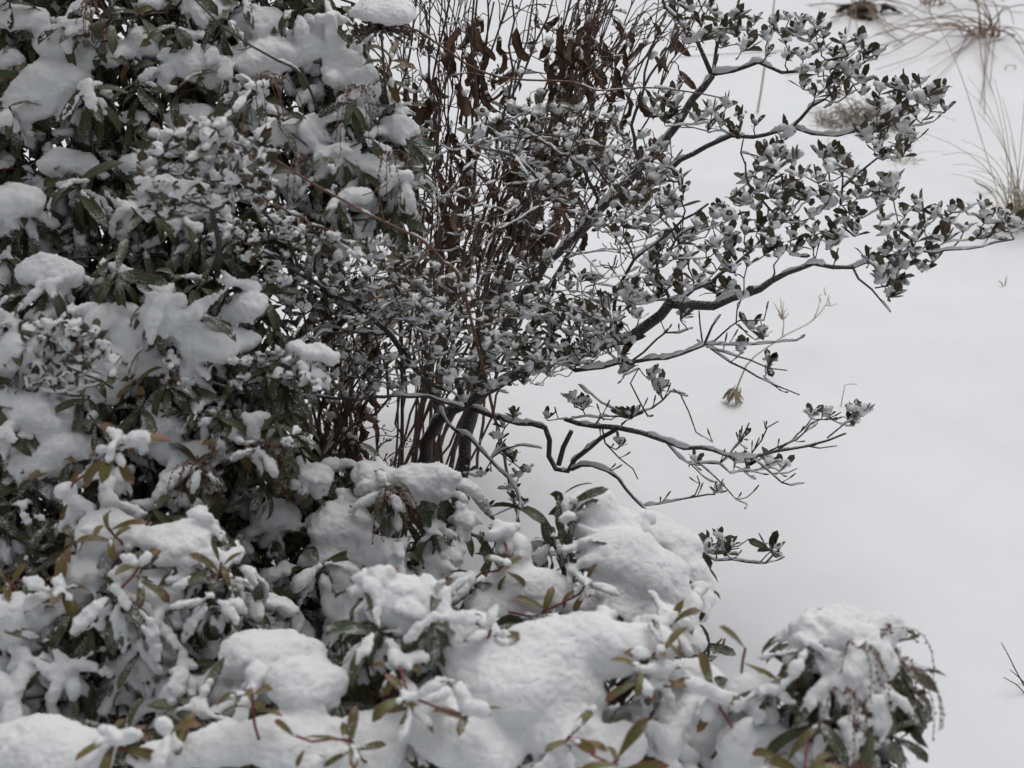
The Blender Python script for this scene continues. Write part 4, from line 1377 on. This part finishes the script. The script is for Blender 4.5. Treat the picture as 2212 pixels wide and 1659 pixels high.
def withered(label, stems, seed, Y0, Y1, n_leaf, base_px, mat=M_DSTEM, rad=0.0042, leaf_y=(20, 520), group='withered plants in the middle', side=9, snow_n=30):
    rng = np.random.default_rng(seed)
    g = at(base_px[0], base_px[1], Y0)
    base = np.array([g[0], g[1], gz(g[0], g[1])])
    th = thing('withered_perennial', label, 'plant', base, group)
    tree = Tree(base)
    paths = []
    for (bx, by, tx, ty) in stems:
        y0, y1 = Y0 + rng.uniform(-0.12, 0.12), Y1 + rng.uniform(-0.2, 0.2)
        p0 = at(bx, by, y0)
        p1 = at(tx, ty, y1)
        d0 = unit(p0 - p1)
        foot = p0 + d0 * min(p0[2] / max(0.12, -d0[2]), 1.2)
        foot[2] = gz(foot[0], foot[1]) - 0.02
        m = 0.5 * (p0 + p1) + rng.normal(0, 0.045, 3)
        P = tree.limb([foot, p0, m, p1], np.array([1.0, 0.95, 0.8, 0.5]) * rad * rng.uniform(0.7, 1.2), 'stem', mat, 0.06, 0.005, rng)
        paths.append(P)
    leaves, tufts = [], []
    tries = 0
    while len(leaves) < n_leaf and tries < 8000:
        tries += 1
        P = paths[rng.integers(0, len(paths))]
        k = int(rng.integers(2, len(P)))
        p = P[k]
        x, y, f = project(p[None])
        if not (leaf_y[0] < y[0] < leaf_y[1]) or rng.random() < 0.25 * (y[0] > 330):
            continue
        a = rng.uniform(0, 6.28)
        d = np.array([math.cos(a), math.sin(a), 0.0])
        l = rng.uniform(0.02, 0.05)
        q = p + d * l + [0, 0, -0.3 * l]
        tree.tubes.append(['twig', np.array([p, p + d * l * 0.5 + [0, 0, 0.3 * l], p + d * l * 0.9 + [0, 0, 0.1 * l], q]), np.array([0.0013, 0.0012, 0.0011, 0.0011]), mat])
        L = rng.uniform(0.05, 0.098)
        lf = DL[int(rng.integers(0, 5))]
        M = frame(q, [0, 0, 1.0], a + rng.normal(0, 0.4), rng.uniform(-1.5, -0.7), rng.uniform(-1.5, 1.5), L)
        leaves.append((lf, M, lf.world_line(M)[1:], L * 12))
        if rng.random() < 0.55:
            ln = lf.world_line(M)
            S = rotz(rng.uniform(0, 6.28))
            S[:3, :3] *= rng.uniform(0.45, 1.05)
            S[:3, 3] = ln[int(rng.integers(0, 3))] + [0, 0, 0.006]
            tufts.append((ST[int(rng.integers(0, 4))], S, S[:3, 3][None], 1.0))
    for _ in range(len(stems) * side):
        P = paths[rng.integers(0, len(paths))]
        k = int(rng.integers(len(P) // 3, len(P)))
        p = P[k]
        d = unit(unit(P[min(k + 1, len(P) - 1)] - P[k - 1]) + rng.normal(0, 0.7, 3))
        l = rng.uniform(0.06, 0.30)
        q = p + d * l
        t = np.linspace(0, 1, 7)[:, None]
        pts = p + (q - p) * t + np.array([0, 0, 0.2 * l]) * np.sin(t * 2.6) + rng.normal(0, 0.003, (7, 3)) * np.sin(t * 3.14)
        tree.tubes.append(['twig', pts, np.linspace(0.0018, 0.0010, 7), mat])
        for _ in range(3):                          # dry seed heads
            e = pts[-1 - int(rng.integers(0, 3))]
            w = unit(d + rng.normal(0, 0.6, 3)) * rng.uniform(0.012, 0.03)
            tree.tubes.append(['twig', np.array([e, e + w * 0.6, e + w * 0.85, e + w]), np.array([0.0009, 0.0009, 0.0026, 0.002]), mat])
    for _ in range(snow_n):
        P = paths[rng.integers(0, len(paths))]
        p = P[rng.integers(2, len(P))]
        S = rotz(rng.uniform(0, 6.28))
        S[:3, :3] *= rng.uniform(0.5, 1.1)
        S[:3, 3] = p + [rng.normal(0, 0.006), -0.004, 0.004]
        tufts.append((ST[int(rng.integers(0, 4))], S, p[None], 1.0))
    JOBS.append((th, base, 'withered_leaf', leaves, 'small_withered_leaves'))
    JOBS.append((th, base, 'snow_tuft', tufts, 'small_snow_tufts'))
    tree.snow(th, base, rng, 0.35, 0.8)
    TREES.append((tree, th, base))
    return th, base


r2 = np.random.default_rng(5)
stemsA = [(r2.uniform(860, 960), r2.uniform(800, 960), r2.uniform(865, 1090), r2.uniform(-80, 20)) for _ in range(15)]
withered('clump of near-upright dark brown withered stems right beside the snowy evergreen at upper left', stemsA, 21, 3.95, 4.1, 80, (905, 1000))
stemsB = [(r2.uniform(930, 1060), r2.uniform(760, 940), r2.uniform(1090, 1560), r2.uniform(-80, 40)) for _ in range(26)]
withered('clump of slanting withered stems hung with curled brown leaves at top centre', stemsB, 22, 4.0, 4.25, 230, (980, 1000))
stemsC = [(r2.uniform(700, 780), r2.uniform(960, 1020), r2.uniform(690, 830), r2.uniform(700, 800)) for _ in range(22)]
withered('short bunch of dark withered stems with drooping dry leaves behind the round snow mound', stemsC, 23, 3.5, 3.6, 46, (745, 1080), leaf_y=(820, 1010), side=3, snow_n=14)
stemsD = [(r2.uniform(760, 900), r2.uniform(590, 720), r2.uniform(1000, 1180), r2.uniform(420, 560)) for _ in range(16)]
withered('pale straw-coloured stems lying slantwise behind the dense twigs of the centre', stemsD, 24, 4.3, 4.5, 8, (800, 760), mat=M_STRAW, rad=0.0065, leaf_y=(430, 640), side=1, snow_n=10)


def dried_head():
    rng = np.random.default_rng(61)
    p = at(822, 34, 3.5)
    foot = at(850, 700, 3.62)
    base = np.array([foot[0], foot[1], gz(foot[0], foot[1])])
    th = thing('dried_flower_head', 'flat brown dried flower head under a dome of snow at the top edge', 'flower', base)
    P, R = smooth_path([base, 0.5 * (base + p) + [0.02, 0, 0], p - [0, 0, 0.03]], [0.005, 0.004, 0.003])
    add_obj('stem', to_mesh('stem', tube(P - base, R), [M_DSTEM]), th)
    gs = []
    for _ in range(150):
        a, r = rng.uniform(0, 6.28), 0.075 * math.sqrt(rng.random())
        q = p + [r * math.cos(a), r * math.sin(a) * 0.8, -0.05 * (r / 0.075) ** 2 + rng.normal(0, 0.006)]
        gs.append(tube(np.array([p - [0, 0, 0.03], 0.5 * (p + q) - [0, 0, 0.012], q]), [0.0013, 0.001, 0.0008], 4))
        b = rng.uniform(0.003, 0.005)
        gs.append(tube(np.array([q - [0, 0, b], q, q + [0, 0, b]]), [b * .6, b, b * .5], 4))
    g = join(gs)
    splat(g.V)
    g.V = g.V - base.astype(np.float32)
    add_obj('florets', to_mesh('florets', g, [M_DSTEM]), th, 'stuff')
    sf = SnowField(p - 0.14, p + 0.14, 0.004)
    sf.ellipsoid(p + [0, 0, 0.006], [0.074, 0.062, 0.034], 0.25, 0.02)
    sf.ellipsoid(p + [0.03, -0.01, 0.0], [0.045, 0.045, 0.03], 0.4, 0.02)
    sf.add_noise(0.04, 0.006, rng)
    V, Q = sf.surface()
    V = roughen(V, Q, 5)
    add_obj('snow_clump', to_mesh('snow_clump', Geo(V - base, Q), [M_SNOW]), th)


dried_head()


def cane(label, root, pts, Y0, Y1, r, mat, seed, side=0, group='long bare canes'):
    rng = np.random.default_rng(seed)
    n = len(pts)
    P = [at(p[0], p[1], Y0 + (Y1 - Y0) * i / (n - 1)) for i, p in enumerate(pts)]
    base = np.array([root[0], root[1], gz(root[0], root[1])])
    th = thing('bare_cane', label, 'cane', base, group)
    tree = Tree(base)
    tree.limb([base - [0, 0, 0.02]] + P, np.concatenate([[r * 1.4], np.linspace(r * 1.2, r * 0.6, n)]), 'stem', mat, 0.04, 0.001, rng)
    for _ in range(side):
        i = int(rng.integers(len(tree.P) // 4, len(tree.P)))
        d = unit(tree.D[i] + rng.normal(0, 0.7, 3))
        l = rng.uniform(0.04, 0.12)
        tree.tubes.append(['twig', tree.P[i] + np.outer(np.linspace(0, 1, 5), d * l) + np.outer(np.linspace(0, 1, 5) ** 2, [0, 0, 0.3 * l]), np.linspace(r * 0.6, r * 0.35, 5), mat])
    tree.snow(th, base, rng, 0.3, 0.7)
    TREES.append((tree, th, base))


cane('long thin russet cane arching from the top left across the withered leaves', (-0.55, 4.05), [(640, -30), (690, -20), (737, -2), (904, 70), (1037, 153), (1137, 173), (1237, 177), (1290, 195), (1430, 190), (1560, 212)], 4.0, 3.6, 0.0028, M_CANE, 31)
cane('frosted reddish cane slanting down from the upper left into the dense twigs', (0.02, 3.75), [(1010, 660), (960, 566), (904, 513), (830, 480), (737, 432), (650, 380), (560, 318), (520, 290), (528, 240)], 3.15, 2.9, 0.0030, M_CANE, 32, 2)
cane('dark forked bare twig in front of the snow heaps at top left', (-0.38, 3.95), [(790, 480), (740, 380), (690, 240), (650, 160), (600, 130), (545, 100), (480, 55), (425, 0), (410, -20)], 3.55, 3.1, 0.0030, M_TWIG, 33, 7)


# ================================================================== dry grass and weeds on the open snow
def grass(label, px, py, n, spread_px, hgt, seed, mat, lean=(0, 0), mat_n=0, curl=0.4, r=0.0019, group='dry grass tufts on the snow', flat=0.0):
    rng = np.random.default_rng(seed)
    g = ground_at(px, py)
    base = np.array([g[0], g[1], gz(g[0], g[1])])
    th = thing('grass_tuft', label, 'grass', base, group)
    m = np.linalg.norm(g - [0, 0, CAM_H]) / F_PX
    gs = []
    for k in range(n + mat_n):
        a = rng.uniform(0, 6.28)
        rad = spread_px * m * math.sqrt(rng.random()) * (1.0 if k >= n else 0.5)
        p = np.array([rad * math.cos(a), rad * math.sin(a) * 0.8, -0.01])
        p[2] += gz(base[0] + p[0], base[1] + p[1]) - base[2]
        h = hgt * rng.uniform(0.35, 1.1) * (0.35 if k >= n else 1.0)
        d = np.array([lean[0] + rng.normal(0, curl), lean[1] + rng.normal(0, curl), 0.0])
        if flat:
            d *= 1 + flat
        t = np.linspace(0, 1, 9)[:, None]
        P = p + np.array([0, 0, 1.0]) * h * (t - (0.45 + 0.5 * min(1, flat)) * np.linalg.norm(d) * t ** 2.4) + d * h * t ** 1.6
        P[:, 2] = np.maximum(P[:, 2], p[2] + 0.012 * t[:, 0])
        gg = tube(P, np.linspace(r, r * 0.4, 9), 4)
        if k < n:
            add_obj('blade', to_mesh('blade', gg, [mat]), th)
        else:
            gs.append(gg)
    if gs:
        add_obj('matted_grass', to_mesh('matted_grass', join(gs), [mat]), th, 'stuff')
    return th, base


grass('tall thin straw grass at the right edge', 2192, 490, 30, 42, 0.66, 41, M_STRAW, (-0.12, 0), 60, 0.36, 0.0019)
grass('low matted tan grass poking from the snow behind the upper branch tips', 1862, 262, 70, 100, 0.2, 42, M_MAT, (0.1, 0), 420, 0.8, 0.0018)
grass('sprawling russet straw bent over the snow in the top right corner', 2130, 75, 30, 60, 0.5, 43, M_RSTRAW, (-0.5, -0.2), 10, 0.7, 0.0042, flat=0.5)
grass('small wiry tan grass beside the outermost leaf clusters', 1950, 350, 10, 40, 0.12, 46, M_STRAW, (0.2, 0), 40, 0.7, 0.0014)
grass('short russet grass tips at the far top edge right of centre', 2010, 8, 14, 50, 0.3, 47, M_RSTRAW, (0.3, -0.2), 0, 0.7, 0.004, flat=0.5)


def dark_clump():
    th, base = grass('dark hollow with russet stalks in the snow at the top edge', 1850, 25, 22, 40, 0.32, 44, M_RSTRAW, (0.0, -0.5), 20, 0.7, 0.0045, flat=0.6)
    rng = np.random.default_rng(4)
    for k in range(6):
        c = np.array([rng.uniform(-0.14, 0.18), rng.uniform(-0.12, 0.08), 0.0])
        P = c + np.array([[-0.06, 0.01, 0.0], [-0.02, 0, 0.03], [0.03, 0, 0.025], [0.07, -0.01, -0.01]]) + rng.normal(0, 0.012, (4, 3))
        P, R = smooth_path(P, [0.004, 0.018, 0.016, 0.004], 0.012)
        P = P + rng.normal(0, 0.003, P.shape)
        P[:, 2] += gz(base[0] + c[0], base[1] + c[1]) - base[2]
        add_obj('clod', to_mesh('clod', tube(P, R * rng.uniform(0.5, 1.3, len(R)), 7), [M_SOIL_SHADE]), th)


dark_clump()


def weed():
    """dry weed stalk with a withered foot"""
    rng = np.random.default_rng(8)
    g = ground_at(1585, 872)
    base = np.array([g[0], g[1], gz(g[0], g[1])])
    th = thing('dry_weed', 'single tan weed stalk with a crumpled leafy foot leaning over the open snow', 'plant', base)
    Y = base[1]

    def st(pts, r, name='stem', dy=0.0):
        P = [at(p[0], p[1], Y + dy + 0.05 * i) for i, p in enumerate(pts)]
        P, R = smooth_path(P, np.linspace(r, r * 0.5, len(P)), 0.03)
        add_obj(name, to_mesh(name, tube(P - base, R, 6), [M_STRAW]), th)
        return P
    st([(1585, 855), (1612, 790), (1630, 770), (1670, 742), (1700, 722), (1745, 700), (1775, 672), (1786, 655), (1790, 638)], 0.0027)
    st([(1757, 692), (1768, 665), (1773, 645)], 0.002, 'twig', 0.3)
    st([(1786, 660), (1800, 660), (1808, 655)], 0.0018, 'twig', 0.35)
    st([(1690, 728), (1693, 700), (1690, 672), (1686, 662)], 0.0022, 'twig', 0.2)
    for k in range(9):
        x, y = 1690 + rng.normal(0, 9), 672 + rng.normal(0, 10)
        st([(1690, 690), (x, y), (x + rng.normal(0, 4), y - 5)], 0.0017, 'seed_head', 0.2)
    for x, y in ((1783, 625), (1772, 640), (1792, 645)):
        st([(x, y + 12), (x - 3, y), (x + 2, y - 4)], 0.002, 'seed_head', 0.35)
    for k in range(16):
        a = rng.uniform(0, 6.28)
        lib = Leaf('withered_leaf', w_dead, 0.11, rng.uniform(-0.5, 0.3), 0.7, [M_DRYLEAF, M_DRYLEAF], seed=200 + k, wave=0.2, twist=rng.normal(0, 0.8))
        M = frame(np.array([0, 0, 0.055]) + rng.normal(0, 0.008, 3), [0, 0, 1.0], a, rng.uniform(-1.35, -0.95), rng.uniform(-1, 1), rng.uniform(0.04, 0.062))
        o = add_obj('withered_leaf', lib.me, th)
        o.matrix_local = Matrix(M.tolist())
    for pts in ([(1590, 872), (1602, 862), (1612, 850), (1620, 842)], [(1598, 868), (1608, 868), (1606, 855)]):
        st(pts, 0.0022, 'twig', -0.02)


weed()


def stick(label, paths, r, mat, name='twig_tip', group='small stalks poking through the snow', cat='stalk'):
    g = ground_at(*paths[0][0])
    base = np.array([g[0], g[1], gz(g[0], g[1])])
    th = thing(name, label, cat, base, group)
    for pts in paths:
        f = ground_at(*pts[0])
        P = [np.array([f[0], f[1], gz(f[0], f[1]) - 0.015])] + [at(p[0], p[1], f[1] + 0.01 * i) for i, p in enumerate(pts[1:])]
        P, R = smooth_path(P, np.linspace(r, r * 0.6, len(P)), 0.02)
        add_obj('stem', to_mesh('stem', tube(P - base, R, 6), [mat]), th)


stick('thin stalk snapped at a right angle on the empty snow', [[(1816, 877), (1820, 858), (1825, 832), (1851, 830)]], 0.0014, M_DSTEM)
stick('spray of bare dark twigs entering at the right edge near the bottom', [[(2225, 1490), (2190, 1440), (2178, 1415), (2163, 1388)], [(2225, 1475), (2200, 1462), (2182, 1447)],
      [(2225, 1498), (2195, 1478), (2168, 1463)], [(2212, 1510), (2203, 1512), (2196, 1525)]], 0.0016, M_TWIG)
stick('two short broken tan stalks beside the snowy hump', [[(1540, 1410), (1550, 1390), (1560, 1380)], [(1555, 1408), (1562, 1392), (1566, 1380)]], 0.0045, M_RSTRAW)
stick('tiny forked stalk near the right edge below the grass', [[(2170, 620), (2164, 612), (2157, 606)], [(2170, 618), (2173, 605), (2175, 597)]], 0.0024, M_RSTRAW)
stick('slender straw lying along the snow left of the right-hand grass', [[(1952, 365), (1985, 400), (2010, 440), (2032, 462)]], 0.0022, M_STRAW)
stick('tall fine straw crossing the upper right snow diagonally', [[(2160, 420), (2120, 300), (2075, 160), (2030, 60), (1990, 0)]], 0.0018, M_STRAW)
stick('fallen slim brown leaf blade left of the right-hand grass', [[(2150, 414), (2130, 404), (2112, 396), (2104, 388)]], 0.004, M_RSTRAW)
stick('two tiny russet stalk ends below the top right straw', [[(2168, 152), (2174, 142), (2190, 142)], [(2192, 150), (2194, 142), (2190, 140)]], 0.003, M_RSTRAW)
stick('pale dry cane standing behind the upper right leaf clusters', [[(1635, 245), (1645, 190), (1655, 120), (1668, 40), (1675, -20)]], 0.005, M_STRAW)

emit_parts()
for tree, th, base in TREES:
    tree.build(th, base)
print('built in %.1fs, %d objects' % (time.time() - T0, len(scene.objects)))
